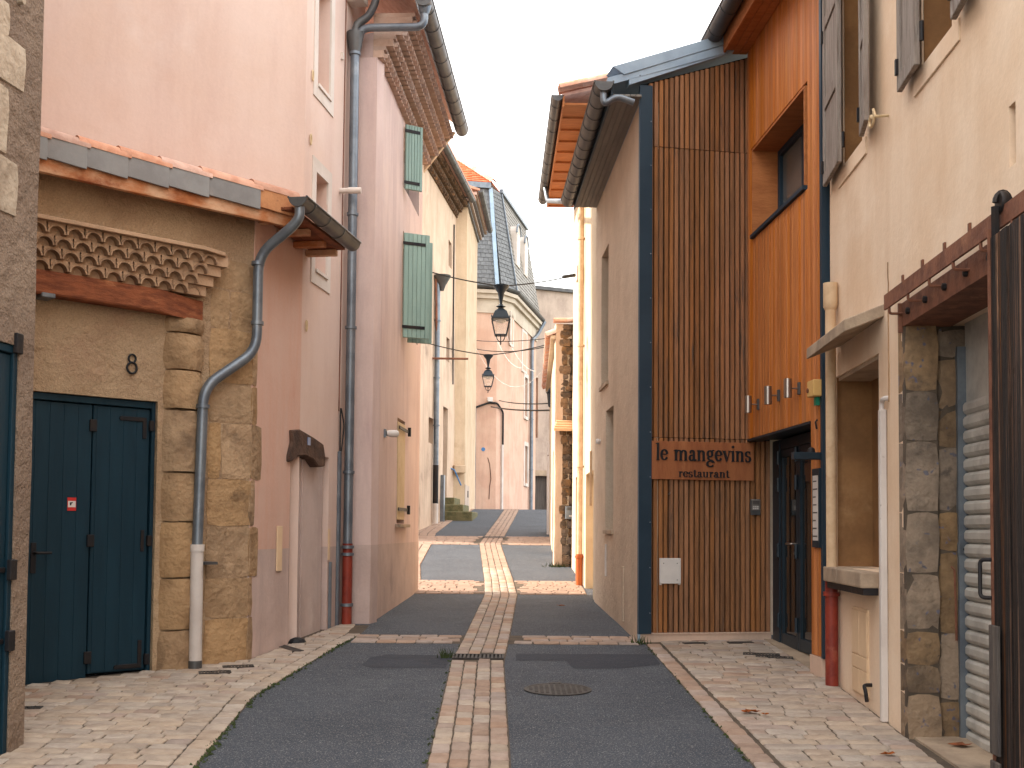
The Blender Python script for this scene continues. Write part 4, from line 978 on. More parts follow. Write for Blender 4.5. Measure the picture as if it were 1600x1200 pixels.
# entrance
wd_ = Fr((2.735, 11.96), (2.83, 9.9)); zd0, zd1 = g(11.) + .03, zO - .02
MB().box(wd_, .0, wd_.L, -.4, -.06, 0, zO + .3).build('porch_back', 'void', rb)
MB().hexa([wo.P(.0, 0, zO - .0), wo.P(uE, 0, zO), wd_.P(wd_.L, -.1, zO), wd_.P(0, -.1, zO), wo.P(.0, 0, zO + .05), wo.P(uE, 0, zO + .05), wd_.P(wd_.L, -.1, zO + .05), wd_.P(0, -.1, zO + .05)]).build('porch_ceiling', 'door_metal', rb)
ed = MB(); uj = wd_.uv(1222, 850)[0]; ue_ = wd_.uv(1275, 850)[0]; umid = wd_.uv(1250, 850)[0]; zh = wd_.uv(1235, 700)[1]
ed.box(wd_, .01, uj, -.05, .03, zd0 - .1, zd1); ed.box(wd_, uj + .001, wd_.L, -.05, .02, zh, zd1 - .001); ed.box(wd_, ue_ + .02, wd_.L - .01, -.05, .029, zd0 - .1, zh - .001)
ed = ed.build('entrance', 'door_metal', rb, bevel=.003)
for a, b in ((uj + .004, umid - .002), (umid + .002, ue_ + .016)):
    lf = MB()
    s_ = .055 if b - a < .5 else .07
    lf.box(wd_, a, a + s_, -.03, .018, zd0, zh - .004); lf.box(wd_, b - s_, b, -.03, .018, zd0, zh - .004); lf.box(wd_, a + s_, b - s_, -.03, .0175, zd0, zd0 + .12); lf.box(wd_, a + s_, b - s_, -.03, .0175, zh - .08, zh - .004)
    lf = lf.build('door_leaf', 'door_metal', ed, bevel=.003)
    MB().box(wd_, a + s_, b - s_, -.012, -.004, zd0 + .12, zh - .08).build('pane', 'glass_dark', lf)
for uu in (uj, umid):
    for py in (715, 757, 860, 970):
        z = wd_.uv(1225, py)[1]; MB().tube([wd_.P(uu - .012, .035, z - .07), wd_.P(uu - .012, .035, z + .07)], .016, 8).build('hinge', 'door_metal', ed, smooth=True)
uh, zh_ = wd_.uv(1246, 850)
MB().tube(bend([wd_.P(uh, .01, zh_), wd_.P(uh, .07, zh_), wd_.P(uh - .13, .075, zh_)], .02), .011, 8).build('door_handle', 'steel', ed, smooth=True)
MB().lathe(wd_.P(uh, .018, zh_ - .09), [(.02, 0), (.02, .01)], 10, wd_.N).build('keyhole', 'steel', ed)

# ------------------------------------------------------------ things on the restaurant
a = wg.rc(1019, 690, 1178, 750, .03); a = (a[0], a[1], wg.uv(1100, 750, .03)[1], wg.uv(1100, 690.5, .03)[1])
sg = thing('restaurant_sign', 'orange-brown wooden restaurant board reading le mangevins in black letters', 'sign', wg.P((a[0] + a[1])/2, .02, a[2]))
MB().box(wg, a[0], a[1], .004, .030, a[2], a[3]).build('board', 'sign_wood', sg, bevel=.002)
def ell(cx_, cy_, rx, ry, a0, a1, k=14): return [(cx_ + rx*math.cos(rad(a0 + (a1 - a0)*i/k)), cy_ + ry*math.sin(rad(a0 + (a1 - a0)*i/k))) for i in range(k + 1)]
SER = lambda x, y, w_=.34: ('r', x - w_/2, x + w_/2, y, y + .06)
STEM = lambda x, y0, y1: ('r', x - .108, x + .108, y0, y1)
FLG = lambda x, y: ('p', [(x - .22, y - .10), (x - .22, y - .04), (x + .095, y + .02), (x + .095, y - .16), (x - .095, y - .14)])
def hump(x0, x1): return ('s', [(x0, .70)] + [(x0 + .09, .84)] + ell((x0 + x1)/2 + .02, .72, (x1 - x0)/2 - .02, .22, 115, 0, 8) + [(x1, .3), (x1, .06)])
GLY = {
 'l': (.42, [STEM(.2, 0, 1.6), FLG(.2, 1.6), SER(.2, 0)]),
 'i': (.42, [STEM(.2, 0, 1.0), FLG(.2, 1.0), SER(.2, 0), ('d', .2, 1.36, .125)]),
 'n': (.98, [STEM(.24, 0, 1.0), FLG(.24, 1.0), SER(.24, 0), hump(.24, .72), SER(.72, 0)]),
 'm': (1.48, [STEM(.24, 0, 1.0), FLG(.24, 1.0), SER(.24, 0), hump(.24, .72), SER(.72, 0), hump(.74, 1.22), SER(1.22, 0)]),
 'r': (.68, [STEM(.24, 0, 1.0), FLG(.24, 1.0), SER(.24, 0), ('s', [(.28, .66), (.36, .86), (.48, .95), (.56, .93)]), ('d', .54, .86, .115)]),
 'u': (.98, [STEM(.22, .2, 1.0), FLG(.22, 1.0), ('s', [(.22, .3)] + ell(.44, .28, .22, .24, 180, 300, 8) + [(.66, .2)]), STEM(.70, 0, 1.0), FLG(.70, 1.0), SER(.76, 0, .26)]),
 'e': (.80, [('s', [(.14, .56), (.66, .56)]), ('s', ell(.41, .52, .29, .46, 8, 330, 22))]),
 'a': (.84, [STEM(.56, .08, .72), ('s', [(.56, .72)] + ell(.38, .72, .18, .24, 20, 160, 8)), ('d', .22, .76, .10), ('s', [(.56, .58), (.40, .52)] + ell(.33, .27, .19, .25, 95, 330, 12)), ('s', [(.56, .16), (.62, .04), (.74, .06), (.78, .14)])]),
 'g': (.86, [('s', ell(.38, .68, .23, .28, 0, 360, 20)), ('s', [(.54, .88), (.68, 1.0), (.82, .98)]), ('s', [(.26, .44), (.18, .28), (.30, .14), (.58, .08), (.74, -.06)]), ('s', ell(.42, -.24, .32, .25, 35, 330, 20)), ('s', [(.72, -.12), (.74, -.02)])]),
 'v': (.88, [('p', [(.02, 1.0), (.28, 1.0), (.50, .30), (.66, 1.0), (.76, 1.0), (.47, -.02), (.38, -.02)]), ('r', -.02, .36, .95, 1.0), ('r', .58, .88, .95, 1.0)]),
 's': (.70, [('s', ell(.34, .73, .22, .22, 35, 255, 12) + ell(.34, .25, .23, .24, 80, -150, 14)), ('p', [(.50, .70), (.58, .70), (.58, .96), (.54, .96)]), ('p', [(.08, .04), (.13, .04), (.17, .34), (.08, .34)])]),
 't': (.60, [STEM(.27, .14, 1.3), ('r', .04, .54, .93, 1.0), ('s', [(.27, .2), (.33, .05), (.46, .05), (.54, .16)])]),
 ' ': (.55, [])}
def write(text, u0, u1, zb, parent, n0, n1, xh=None):
    tot = sum(GLY[c][0] for c in text); s = (u1 - u0)/tot; sz = xh or s; x = u0
    for c in text:
        mb = MB(); kk = 0
        for st in GLY[c][1]:
            nn = n1 + kk*.0004; kk += 1; q = lambda px_, py_: (x + px_*s, zb + py_*sz)
            if st[0] == 'r': mb.prism(wg, [q(st[1], st[3]), q(st[2], st[3]), q(st[2], st[4]), q(st[1], st[4])], n0, nn)
            elif st[0] == 'p': mb.prism(wg, [q(*p) for p in st[1]], n0, nn)
            elif st[0] == 'd': mb.prism(wg, [q(st[1] + st[3]*math.cos(i*math.pi/6), st[2] + st[3]*math.sin(i*math.pi/6)) for i in range(12)], n0, nn)
            else:
                P_ = st[1]; L_, R_ = [], []
                for i, p in enumerate(P_):
                    a_, b_ = P_[max(0, i - 1)], P_[min(len(P_) - 1, i + 1)]; dx, dy = b_[0] - a_[0], b_[1] - a_[1]; l_ = math.hypot(dx, dy) or 1
                    hw = .046 + .066*(abs(dy)/l_)**1.4
                    L_.append((p[0] - dy/l_*hw, p[1] + dx/l_*hw)); R_.append((p[0] + dy/l_*hw, p[1] - dx/l_*hw))
                for i in range(len(P_) - 1): mb.prism(wg, [q(*L_[i]), q(*R_[i]), q(*R_[i + 1]), q(*L_[i + 1])], n0, nn + (.0002 if i % 2 else 0))
        if mb.v: mb.build('letter_' + c, 'black_letter', parent)
        x += GLY[c][0]*s
zb1 = wg.uv(1100, 720.5, .035)[1]; t1 = wg.uv(1025, 710, .035)[0], wg.uv(1174, 710, .035)[0]
write('le mangevins', t1[0], t1[1], zb1, sg, .0302, .042, xh=(wg.uv(1100, 703.5, .035)[1] - zb1))
zb2 = wg.uv(1100, 746, .035)[1]; t2 = wg.uv(1060, 740, .035)[0], wg.uv(1140, 740, .035)[0]
write('restaurant', t2[0], t2[1], zb2, sg, .0302, .038, xh=(wg.uv(1100, 737.2, .035)[1] - zb2))
a = wg.rc(1030, 872, 1063, 912, .01)
bx = thing('meter_box', 'white square meter cover screwed to the dark slats', 'box', wg.P(a[0], .003, a[2]))
MB().box(wg, a[0], a[1], .004, .03, a[2], a[3]).build('cover', 'panel_white', bx, bevel=.004)
for x_, z_ in ((.18, .8), (.82, .8), (.82, .15)): MB().lathe(wg.P(a[0] + (a[1] - a[0])*x_, .03, a[2] + (a[3] - a[2])*z_), [(.005, 0), (.005, .002)], 8, wg.N).build('screw', 'iron', bx)
for x_ in (.06, .94): MB().box(wg, a[0] + (a[1] - a[0])*x_ - .01, a[0] + (a[1] - a[0])*x_ + .01, .004, .02, a[2] - .012, a[2]).build('foot_tab', 'panel_white', bx)
a = wg.rc(1172, 780, 1187, 805, .01)
ic = thing('intercom', 'small silver intercom with keypad on the slats beside the entrance', 'intercom', wg.P(a[0], .003, a[2]))
MB().box(wg, a[0], a[1], .003, .035, a[2], a[3]).build('housing', 'zinc_dark', ic, bevel=.004); MB().box(wg, a[0] + .006, a[1] - .006, .035, .039, a[2] + .05, a[3] - .006).build('face_plate', 'steel', ic, bevel=.002)
for i in range(3): MB().box(wg, a[0] + .018, a[1] - .018, .039, .0405, a[3] - .05 + i*.012, a[3] - .045 + i*.012).build('speaker_slot', 'iron', ic)
for i in range(3):
    for j in range(2): MB().box(wg, a[0] + .02 + i*.022, a[0] + .035 + i*.022, .039, .042, a[2] + .06 + j*.02, a[2] + .073 + j*.02).build('key', 'panel_white', ic)
u, z = wg.uv(1045, 772); hk = MB().tube([wg.P(u, .0, z), wg.P(u, .03, z), wg.P(u, .035, z + .02)], .006, 6)
tag(hk.build('wall_hook', 'steel', None, origin=wg.P(u, 0, z)), 'tiny metal hook on the slats below the restaurant board', 'hook')
# three tube spotlights
spn = ('steel tube spotlight over the entrance, farthest from the amber alarm box', 'steel tube spotlight over the entrance, middle of the three', 'steel tube spotlight over the entrance, next to the amber alarm box')
for (px, py), lb in zip(((1184, 631), (1216, 617), (1248, 606)), spn):
    u, z = wo.uv(px + 1, py + 1, .03)
    sp = thing('spotlight', lb, 'spotlight', wo.P(u, .022, z), 'spotlights over the restaurant entrance')
    MB().box(wo, u - .018, u + .018, .023, .045, z - .055, z + .055).build('wall_plate', 'zinc_dark', sp, bevel=.003)
    MB().tube([wo.P(u, .044, z), wo.P(u, .10, z)], .008, 8).build('arm', 'steel', sp)
    MB().lathe(wo.P(u, .135, z), [(.030, -.085), (.036, -.085), (.036, .085), (.030, .085)], 16).build('tube', 'steel', sp, smooth=True)
u, z = wo.uv(1280, 607, .03)
al = thing('alarm_box', 'amber alarm box with a green label on the orange boards', 'alarm box', wo.P(u, .022, z))
MB().box(wo, u - .11, u + .06, .023, .10, z - .07, z + .07).build('housing', 'amber_box', al, bevel=.008); MB().box(wo, u - .05, u + .0, .024, .06, z - .14, z - .071).build('label_tag', 'green_label', al)
MB().lathe(wo.P(u - .08, .10, z - .01), [(.02, 0), (.02, .01)], 10, wo.N).build('lens', 'rust', al)
u, z = wo.uv(1276, 663, .03); tag(MB().tube([wo.P(u, .024, z + .04), wo.P(u, .04, z + .02), wo.P(u, .03, z - .04)], .008, 6).build('cable_gland', 'iron', None, origin=wo.P(u, .022, z)), 'short black cable stub on the orange pillar boards', 'cable')
u0_, z0_ = wo.uv(1284, 712, .03)
wl = thing('entrance_lamp', 'flat dark grey lamp projecting from the orange pillar by the entrance', 'lamp', wo.P(u0_, .022, z0_))
MB().box(wo, u0_ - .10, u0_ - .02, .023, .26, z0_ - .03, z0_ + .03).build('lamp_head', 'door_metal', wl, bevel=.004); MB().lathe(wo.P(u0_ - .06, .10, z0_ + .03), [(.035, 0), (.03, .03), (.01, .045)], 12).build('sensor', 'iron', wl, smooth=True)
a = wo.rc(1271, 733, 1283, 856, .03)
mn = thing('menu_panel', 'narrow dark menu case with a white printed strip on the orange pillar', 'menu panel', wo.P(a[0], .022, a[2]))
MB().box(wo, a[0], a[1], .023, .045, a[2], a[3]).build('case', 'door_metal', mn, bevel=.003); MB().box(wo, a[0] + .03, a[1] - .03, .045, .048, a[2] + .06, a[3] - .06).build('sheet', 'panel_white', mn)
for i in range(8):
    z = a[2] + .09 + i*.066; MB().box(wo, a[0] + .04, a[1] - .04 - .02*(i % 3), .048, .0486, z, z + .012).build('print_line', 'zinc_dark', mn)

# ------------------------------------------------------------ right: beige house
bh = thing('beige_house', 'beige plastered house with weathered shutters, window ledge and garage doorway', 'house', (B0[0], B0[1], g(B0[1])))
wb = Fr(B0, (B0[0] - .0538*5.6, B0[1] - 5.6)); ZB = 8.4
zSill = 1.33
hN = (wb.uv(1306, 700)[0], wb.uv(1373, 700)[0], zSill, 2.86)
uJ = wb.uv(1414, 850)[0]; hGa = (uJ, 5.2, -.2, 2.95)
zW = 4.50
hW1 = (wb.uv(1317, 150)[0], wb.uv(1345, 150)[0] + .03, zW, 6.3); hW2 = (wb.uv(1440, 50)[0], wb.uv(1488, 50)[0], zW - .04, 6.3)
hS = wb.rc(1576, 168, 1588, 254); 
wall_mesh(wb, .0, 10.5, -.2, ZB, [hN, hGa, hW1, hW2, hS], .42, 3.).build('wall', 'beige', bh, disp=.005)
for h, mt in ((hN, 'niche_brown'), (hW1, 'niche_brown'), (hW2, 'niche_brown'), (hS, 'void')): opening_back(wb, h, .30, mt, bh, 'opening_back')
# brown linings in the recesses
for h in (hN, hW1, hW2):
    MB().box(wb, h[0] + .0005, h[0] + .012, -.29, -.012, h[2] + .001, h[3] - .001).build('jamb_lining', 'niche_brown', bh)
for h in (hW1, hW2): MB().box(wb, h[0] - .14, h[1] + .14, -.29, .012, h[2] - .13, h[2] + .003).build('sill', 'beige', bh, bevel=.004)
def old_shutter(u0, u1, z0, z1, tilt):
    n0, n1 = .035, .035 + tilt
    def bx_(ua, ub, da, db, za, zb):
        f = lambda u: n0 + (n1 - n0)*(u - u0)/(u1 - u0)
        return [wb.P(ua, f(ua) + da, za), wb.P(ub, f(ub) + da, za), wb.P(ub, f(ub) + db, za), wb.P(ua, f(ua) + db, za), wb.P(ua, f(ua) + da, zb), wb.P(ub, f(ub) + da, zb), wb.P(ub, f(ub) + db, zb), wb.P(ua, f(ua) + db, zb)]
    s = MB().hexa(bx_(u0 + .01, u1 - .01, 0, .018, z0 + .01, z1)).build('shutter', 'shutter_grey', bh)
    for a_, b_ in ((u0, u0 + .075), (u1 - .075, u1)): MB().hexa(bx_(a_, b_, -.004, .032, z0, z1)).build('stile', 'shutter_grey', s, bevel=.004)
    for za in (z0, z0 + .62, z0 + 1.3): MB().hexa(bx_(u0 + .0755, u1 - .0755, -.003, .031, za, za + .1)).build('rail', 'shutter_grey', s, bevel=.004)
    for za in (z0 + .1, z0 + 1.2): MB().hexa(bx_(u0 + .02, u0 + .05, .03, .05, za, za + .1)).build('hinge', 'iron', s)
for xa, xb, yb, t in ((1288, 1317, 280, .03), (1345, 1364, 205, .05), (1405, 1438, 128, .02), (1490, 1520, 22, .03)):
    u0_, u1_ = wb.uv(xa, 100, .05)[0], wb.uv(xb, 100, .05)[0]
    z = zW - .02 if xa < 1400 else zW - .07
    old_shutter(u0_, max(u1_, u0_ + .35), z, 6.3, t)
for px, py in ((1317, 218), (1440, 48)):
    u, z = wb.uv(px, py, .05); MB().tube([wb.P(u, .05, z - .06), wb.P(u, .05, z + .06)], .014, 8).build('hinge_pin', 'iron', bh)
# spiral shutter catch
u, z = wb.uv(1360, 187, .09)
sp = [wb.P(u + (.012 + .011*t)*math.cos(t*1.35)*1.2, .085, z + (.012 + .011*t)*math.sin(t*1.35)) for t in [i*.25 for i in range(22)]]
MB().tube(sp + [wb.P(u + .12, .085, z - .02), wb.P(u + .13, .0, z - .02)], .010, 8).build('shutter_catch', 'cream_wood', bh, smooth=True)
# ledge and slab of the serving window
uS0, uS1 = wb.uv(1288, 885, .12)[0], wb.uv(1372, 890, .0)[0] + .02
MB().box(wb, uS0, uS0 + .45, -.2, .13, zSill - .115, zSill).build('ledge', 'concrete', bh, bevel=.01, seg=2); MB().box(wb, uS0 + .453, uS1, -.2, .128, zSill - .115, zSill - .003).build('ledge', 'concrete', bh, bevel=.012, seg=2)
MB().box(wb, uS0 + .004, uS1 - .01, .0, .105, zSill - .165, zSill - .116).build('ledge_angle', 'iron', bh)
uC0, uC1 = wb.uv(1260, 556, .27)[0], wb.uv(1381, 490)[0]
p = [wb.P(uC0, -.02, 3.10), wb.P(uC1, -.02, 3.10), wb.P(uC1, .27, 2.985), wb.P(uC0, .27, 2.985)]
MB().hexa(p + [q + Vector((0, 0, .085)) for q in p]).build('canopy_slab', 'concrete', bh, bevel=.006)
MB().prism(wb, [(hN[0] + .02, hN[3] - .03), (hN[1] - .05, hN[3] - .03), (hN[1] - .05, hN[3] + .002), (hN[0] + .02, hN[3] + .002)], -.28, -.02).build('niche_soffit', 'concrete', bh)
# utility cupboard
a = wb.rc(1334, 947, 1359, 1104); zc = (wb.uv(1346, 1085)[1], wb.uv(1346, 950)[1])
uc = thing('utility_cupboard', 'cream metal utility cupboard set in the wall below the ledge', 'cupboard', wb.P(a[0], 0, zc[0]))
MB().box(wb, a[0], a[1], -.01, .012, zc[0], zc[1]).build('frame', 'cupboard_cream', uc, bevel=.003)
hh = zc[1] - zc[0]; mu = (a[0] + a[1])/2
for (p, q, r_, s_) in ((a[0] + .008, mu - .003, .46, .97), (mu + .003, a[1] - .008, .46, .97), (a[0] + .008, a[1] - .008, .30, .45), (a[0] + .008, mu - .003, .02, .29), (mu + .003, a[1] - .008, .02, .29)):
    MB().box(wb, p, q, .012, .019, zc[0] + hh*r_, zc[0] + hh*s_).build('cupboard_door', 'cupboard_cream', uc, bevel=.002)
# pipes
u = wb.uv(1299, 700, .06)[0]; zt_ = wb.uv(1299, 455, .06)[1]; zr_ = wb.uv(1303, 905, .06)[1]
pipe_part([wb.P(u, .062, zr_), wb.P(u, .062, zt_)], .043, 'pvc_cream', bh, [(wb.P(u, .062, wb.uv(1299, 474, .06)[1]), (0, 0, 1))])
MB().lathe(wb.P(u, .062, zt_ - .12), [(.043, -.03), (.058, .0), (.058, .19), (.05, .19), (.045, .0)], 14).build('pipe_socket', 'pvc_cream', bh, smooth=True)
pipe_part([wb.P(u, .064, g(9.3) - .02), wb.P(u, .064, zr_ + .02)], .052, 'pipe_red', bh, [(wb.P(u, .064, zr_ - .12), (0, 0, 1))], 'drainpipe_foot')
u2 = wb.uv(1379, 850, .03)[0]; z2 = wb.uv(1377, 640, .03)[1]; z3 = wb.uv(1379, 1130, .03)[1]
MB().box(wb, u2 - .025, u2 + .025, .002, .05, max(z3, g(8.) + .01), z2).build('conduit', 'pvc_white', bh, bevel=.006)
MB().tube(bend([wb.P(u2, .03, z2 - .02), wb.P(u2, .03, z2 + .05), wb.P(u2 + .05, .03, z2 + .07), wb.P(u2 + .07, .0, z2 + .07)], .03), .018, 8).build('conduit_elbow', 'pvc_white', bh, smooth=True)
u, z = wb.uv(1364, 1078); MB().tube(bend([wb.P(u - .03, .0, z + .03), wb.P(u - .02, .06, z + .03), wb.P(u + .03, .06, z), wb.P(u + .03, .05, z - .08)], .03), .014, 8).build('iron_stub', 'iron', bh, smooth=True)
# long crack beside the doorway
cr = MB(); u, zz = wb.uv(1388, 410); z_ = zz
pp_ = []
while z_ > wb.uv(1388, 632)[1]: pp_.append((u + .012*noise.noise(Vector((z_*9, 3, 1))), z_)); z_ -= .05
for (a_, b_), (c_, d_) in zip(pp_, pp_[1:]): cr.prism(wb, [(a_ - .004, b_), (a_ + .004, b_), (c_ + .005, d_), (c_ - .003, d_)], -.01, .0065)
cr.build('crack', 'beige_old', bh)
# garage doorway: stone jamb, inner masonry, steel beam, roller shutter
wj = Fr((wb.P(uJ, 0, 0).x, wb.P(uJ, 0, 0).y), (wb.P(uJ, -.55, 0).x, wb.P(uJ, -.55, 0).y), (2.7, 5))
zs_ = [495, 612, 690, 800, 895, 985, 1038, 1082, 1165]
for i, (a_, b_) in enumerate(zip(zs_, zs_[1:])):
    z1_, z0_ = wj.uv(1438, a_)[1], wj.uv(1438, b_)[1]
    if i == len(zs_) - 2: z0_ = g(7.4) - .05
    if i == 0: z1_ = 2.95
    rough_block(wj, -.006, .205, -.1, .045 + random.uniform(0, .008), z0_, z1_ - .006, 'jamb_stone', bh, 'jamb_stone', .008, .008)
MB().box(wj, .2, .40, -.2, .006, -.1, 2.94).build('inner_jamb', 'mortar', bh)
for i, (a_, b_) in enumerate(((495, 560), (560, 640), (640, 700), (700, 800), (800, 862), (862, 990), (990, 1095), (1095, 1165))):
    z1_, z0_ = wj.uv(1485, a_)[1], wj.uv(1485, b_)[1]
    if i == 7: z0_ = g(7.4) - .05
    if i == 0: z1_ = 2.93
    rough_block(wj, .207, .40, -.15, .018, z0_ + .004, z1_ - .004, 'jamb_stone', bh, 'jamb_stone', .015, .01)
MB().box(wj, -.003, .199, -.02, .038, -.1, 2.94).build('jamb_core', 'mortar', bh)
MB().box(wb, uJ + .002, wb.L - .4, -.30, .008, 2.935, 3.09).build('steel_lintel', 'rust', bh)
MB().box(wb, uJ - .02, uJ + .0, .0, .03, 2.9, 3.09).build('lintel_end', 'rust', bh)
for i in range(5):
    u = uJ + .16 + i*.36; MB().lathe(wb.P(u, .008, 3.01), [(.022, 0), (.022, .02), (.01, .024)], 6, wb.N).build('bolt', 'iron', bh)
RS = .36                                            # roller shutter plane
MB().box(wb, uJ + .03, wb.L - .3, -RS - .06, -RS - .02, 2.35, 2.95).build('shutter_housing', 'shutter_metal', bh)
MB().box(wb, uJ + .002, uJ + .045, -RS - .05, -RS + .035, 0, 2.80).build('shutter_guide', 'zinc', bh)
rs = MB().box(wb, uJ + .045, wb.L - .3, -RS - .05, -RS - .03, 0, 2.45).build('roller_shutter', 'shutter_metal', bh)
z = g(6.8); sl_ = MB()
prof = [(-.030, .0), (-.008, .012), (.004, .03), (.004, .066), (-.008, .084), (-.030, .090)]
v0_ = []
for a_, b_ in zip(prof, prof[1:]):
    v0_.append((wb.P(uJ + .05, -RS + a_[0], a_[1]), wb.P(4.6, -RS + a_[0], a_[1]), wb.P(4.6, -RS + b_[0], b_[1]), wb.P(uJ + .05, -RS + b_[0], b_[1])))
for q in v0_: sl_.quad(*q)
s0 = sl_.build('shutter_slat', 'shutter_metal', rs)
s0.location.z += z; k = 1
while z + .0905*k < 2.36:
    c = s0.copy(); COL.objects.link(c); c.parent = rs; c.location.z = s0.location.z + .0905*k; k += 1
u, z = wj.uv(1504, 858); lb_ = MB().box(wj, u - .04, u + .04, -.02, .045, z - .045, z + .045)
lk = thing('switch_box', 'small grey switch box on the dark jamb beside the roller shutter', 'switch box', wj.P(u, 0, z)); lb_.build('housing', 'zinc', lk, bevel=.006)
MB().lathe(wj.P(u, .045, z), [(.012, 0), (.012, .006), (.004, .008)], 10, wj.N).build('keyhole', 'iron', lk)
u, z = wj.uv(1490, 890); MB().tube([wj.P(u - .02, .01, z + .02), wj.P(u, .02, z), wj.P(u + .01, .015, z - .45)], .008, 6).build('old_hook', 'rust', bh)
# sliding barn door on its rail
ur = wb.uv(1381, 488, .10)[0]; zr0 = 3.06
rl = MB().box(wb, ur, wb.L, .085, .10, zr0, zr0 + .10).build('rail', 'rust', bh, bevel=.002)
for i in range(7):
    u = ur + .10 + i*.42
    MB().tube(bend([wb.P(u, .0, zr0 - .04), wb.P(u, .092, zr0 - .04), wb.P(u, .092, zr0 + .02)], .02), .009, 6).build('rail_bracket', 'rust', rl); MB().box(wb, u - .008, u + .022, .0005, .012, zr0 + .1, zr0 + .21).build('bracket_strap', 'rust', rl)
uD0 = wb.uv(1545, 500, .15)[0]
sd_ = MB().box(wb, uD0 + .02, wb.L, .105, .118, g(5) + .10, zr0 - .03).build('sliding_door', 'void', bh)
u = uD0; k = 0
while u < wb.L - .02:
    wd2 = random.choice((.07, .09, .11, .13)); b = min(u + wd2, wb.L); dn = random.uniform(0, .012)
    MB().box(wb, u, b - .004, .118, .138 + dn, g(5) + random.uniform(.04, .1), zr0 - .03 - random.uniform(0, .012)).build('plank', 'barn_plank', sd_, bevel=.004)
    u = b; k += 1
MB().box(wb, uD0 - .012, uD0 - .001, .10, .15, g(5.6) + .05, zr0 + .0).build('edge_iron', 'rust', sd_)
for za, zb_ in ((.35, .95), (.02, .32)):
    MB().box(wb, uD0 + .0, uD0 + .11, .152, .168, g(5.6) + za, g(5.6) + zb_).build('patch_board', 'barn_grey', sd_, bevel=.004)
hz = zr0 + .12
for du in (0, 1.0):
    h_ = MB(); h_.tube([wb.P(uD0 + .03 + du, .125, zr0 - .25), wb.P(uD0 + .03 + du, .125, hz - .02)] , .02, 6)
    h_.tube([wb.P(uD0 + .03 + du, .125 - .035 + .035*math.cos(a_), hz + .05*math.sin(a_)) for a_ in [math.pi*i/8 for i in range(9)]], .014, 6)
    h_.build('hanger', 'iron', sd_, smooth=True)
    MB().lathe(wb.P(uD0 + .03 + du, .075, hz), [(.05, 0), (.055, .01), (.055, .025), (.05, .035)], 14, wb.N).build('wheel', 'iron', sd_, smooth=True)
z = wb.uv(1548, 905, .17)[1]; MB().tube(bend([wb.P(uD0 + .0, .15, z + .09), wb.P(uD0 - .04, .19, z + .09), wb.P(uD0 - .04, .19, z - .09), wb.P(uD0 + .0, .15, z - .09)], .025), .010, 8).build('door_handle', 'iron', sd_, smooth=True)
MB().box(wb, -.02, 10.5, .25, -3., ZB, ZB + .3).build('roof', 'tile', bh)
# ------------------------------------------------------------ right, farther: yellow house and stone house
yh = thing('yellow_house', 'sunlit yellow plastered house with an orange boarded eave', 'house', (RF[0], RF[1], g(RF[1])))
wy = Fr((RF[0] + .012, RF[1] + .01), (1.085, 20.7)); ZY = 7.55
hy = (wy.uv(927, 850)[0] + .03, wy.uv(915, 850)[0], g(17) - .1, wy.uv(921, 738)[1]); hy2 = (wy.uv(903, 850)[0], wy.uv(899, 850)[0], g(19) - .1, wy.uv(901, 745)[1])
hy3 = (wy.uv(908, 500)[0], wy.uv(906, 500)[0] + .3, 4.4, 6.2)
wall_mesh(wy, 0, wy.L, 0, ZY, [hy, hy2], .2, 4).build('wall', 'yellow', yh, disp=.006)
for h in (hy, hy2): opening_back(wy, h, .2, 'yellow', yh, 'door_panel')
MB().box(wy, hy[0] + .01, hy[1] - .01, -.19, -.15, hy[2], hy[3] - .02).build('door', 'cream_wood', yh)
for i in range(10):
    u = i*.5; MB().box(wy, u, u + .47, .0, .46, ZY - .02, ZY + .01).build('soffit_board', 'soffit_orange', yh, bevel=.003); MB().box(wy, u + .47, u + .5, .0, .47, ZY - .05, ZY + .008).build('rafter', 'soffit_orange', yh)
MB().box(wy, -.05, wy.L + .1, .465, .49, ZY - .06, ZY + .10).build('fascia_board', 'soffit_orange', yh)
gutter(wy.P(-.05, .56, ZY + .10), wy.P(wy.L + .12, .56, ZY + .08), .08, 'zinc_dark', yh, .5)
MB().hexa([wy.P(-.05, .5, ZY + .08), wy.P(wy.L + .1, .5, ZY + .08), wy.P(wy.L + .1, -3, ZY + .9), wy.P(-.05, -3, ZY + .9), wy.P(-.05, .5, ZY + .12), wy.P(wy.L + .1, .5, ZY + .12), wy.P(wy.L + .1, -3, ZY + 1.0), wy.P(-.05, -3, ZY + 1.0)]).build('roof', 'tile', yh)
for i in range(5):
    n_ = .5 - i*.33; z = ZY + .15 + .226*(.5 - n_)
    MB().halfpipe(wy.P(-.0, n_ + .04, z + .0), wy.P(-.0, n_ - .34, z + .09), .09, .014, arch=True).build('verge_tile', 'tile', yh, smooth=True)
    MB().halfpipe(wy.P(-.18, n_ + .04, z - .03), wy.P(-.18, n_ - .34, z + .06), .09, .014, arch=True).build('verge_tile', 'tile', yh, smooth=True)
u = wy.uv(906, 600, .07)[0]; zt_ = ZY - .05; zr_ = wy.uv(905, 868, .07)[1]
pipe_part([wy.P(u, .06, zr_), wy.P(u, .06, 6.0), wy.P(u, .06, zt_)], .045, 'pvc_cream', yh, [(wy.P(u, .06, 4.5), (0, 0, 1)), (wy.P(u, .06, 2.6), (0, 0, 1)), (wy.P(u, .06, 6.2), (0, 0, 1))])
pipe_part([wy.P(u, .062, g(18.)), wy.P(u, .062, zr_ + .02)], .056, 'pipe_tan', yh, [(wy.P(u, .062, zr_ - .02), (0, 0, 1))], 'drainpipe_foot')
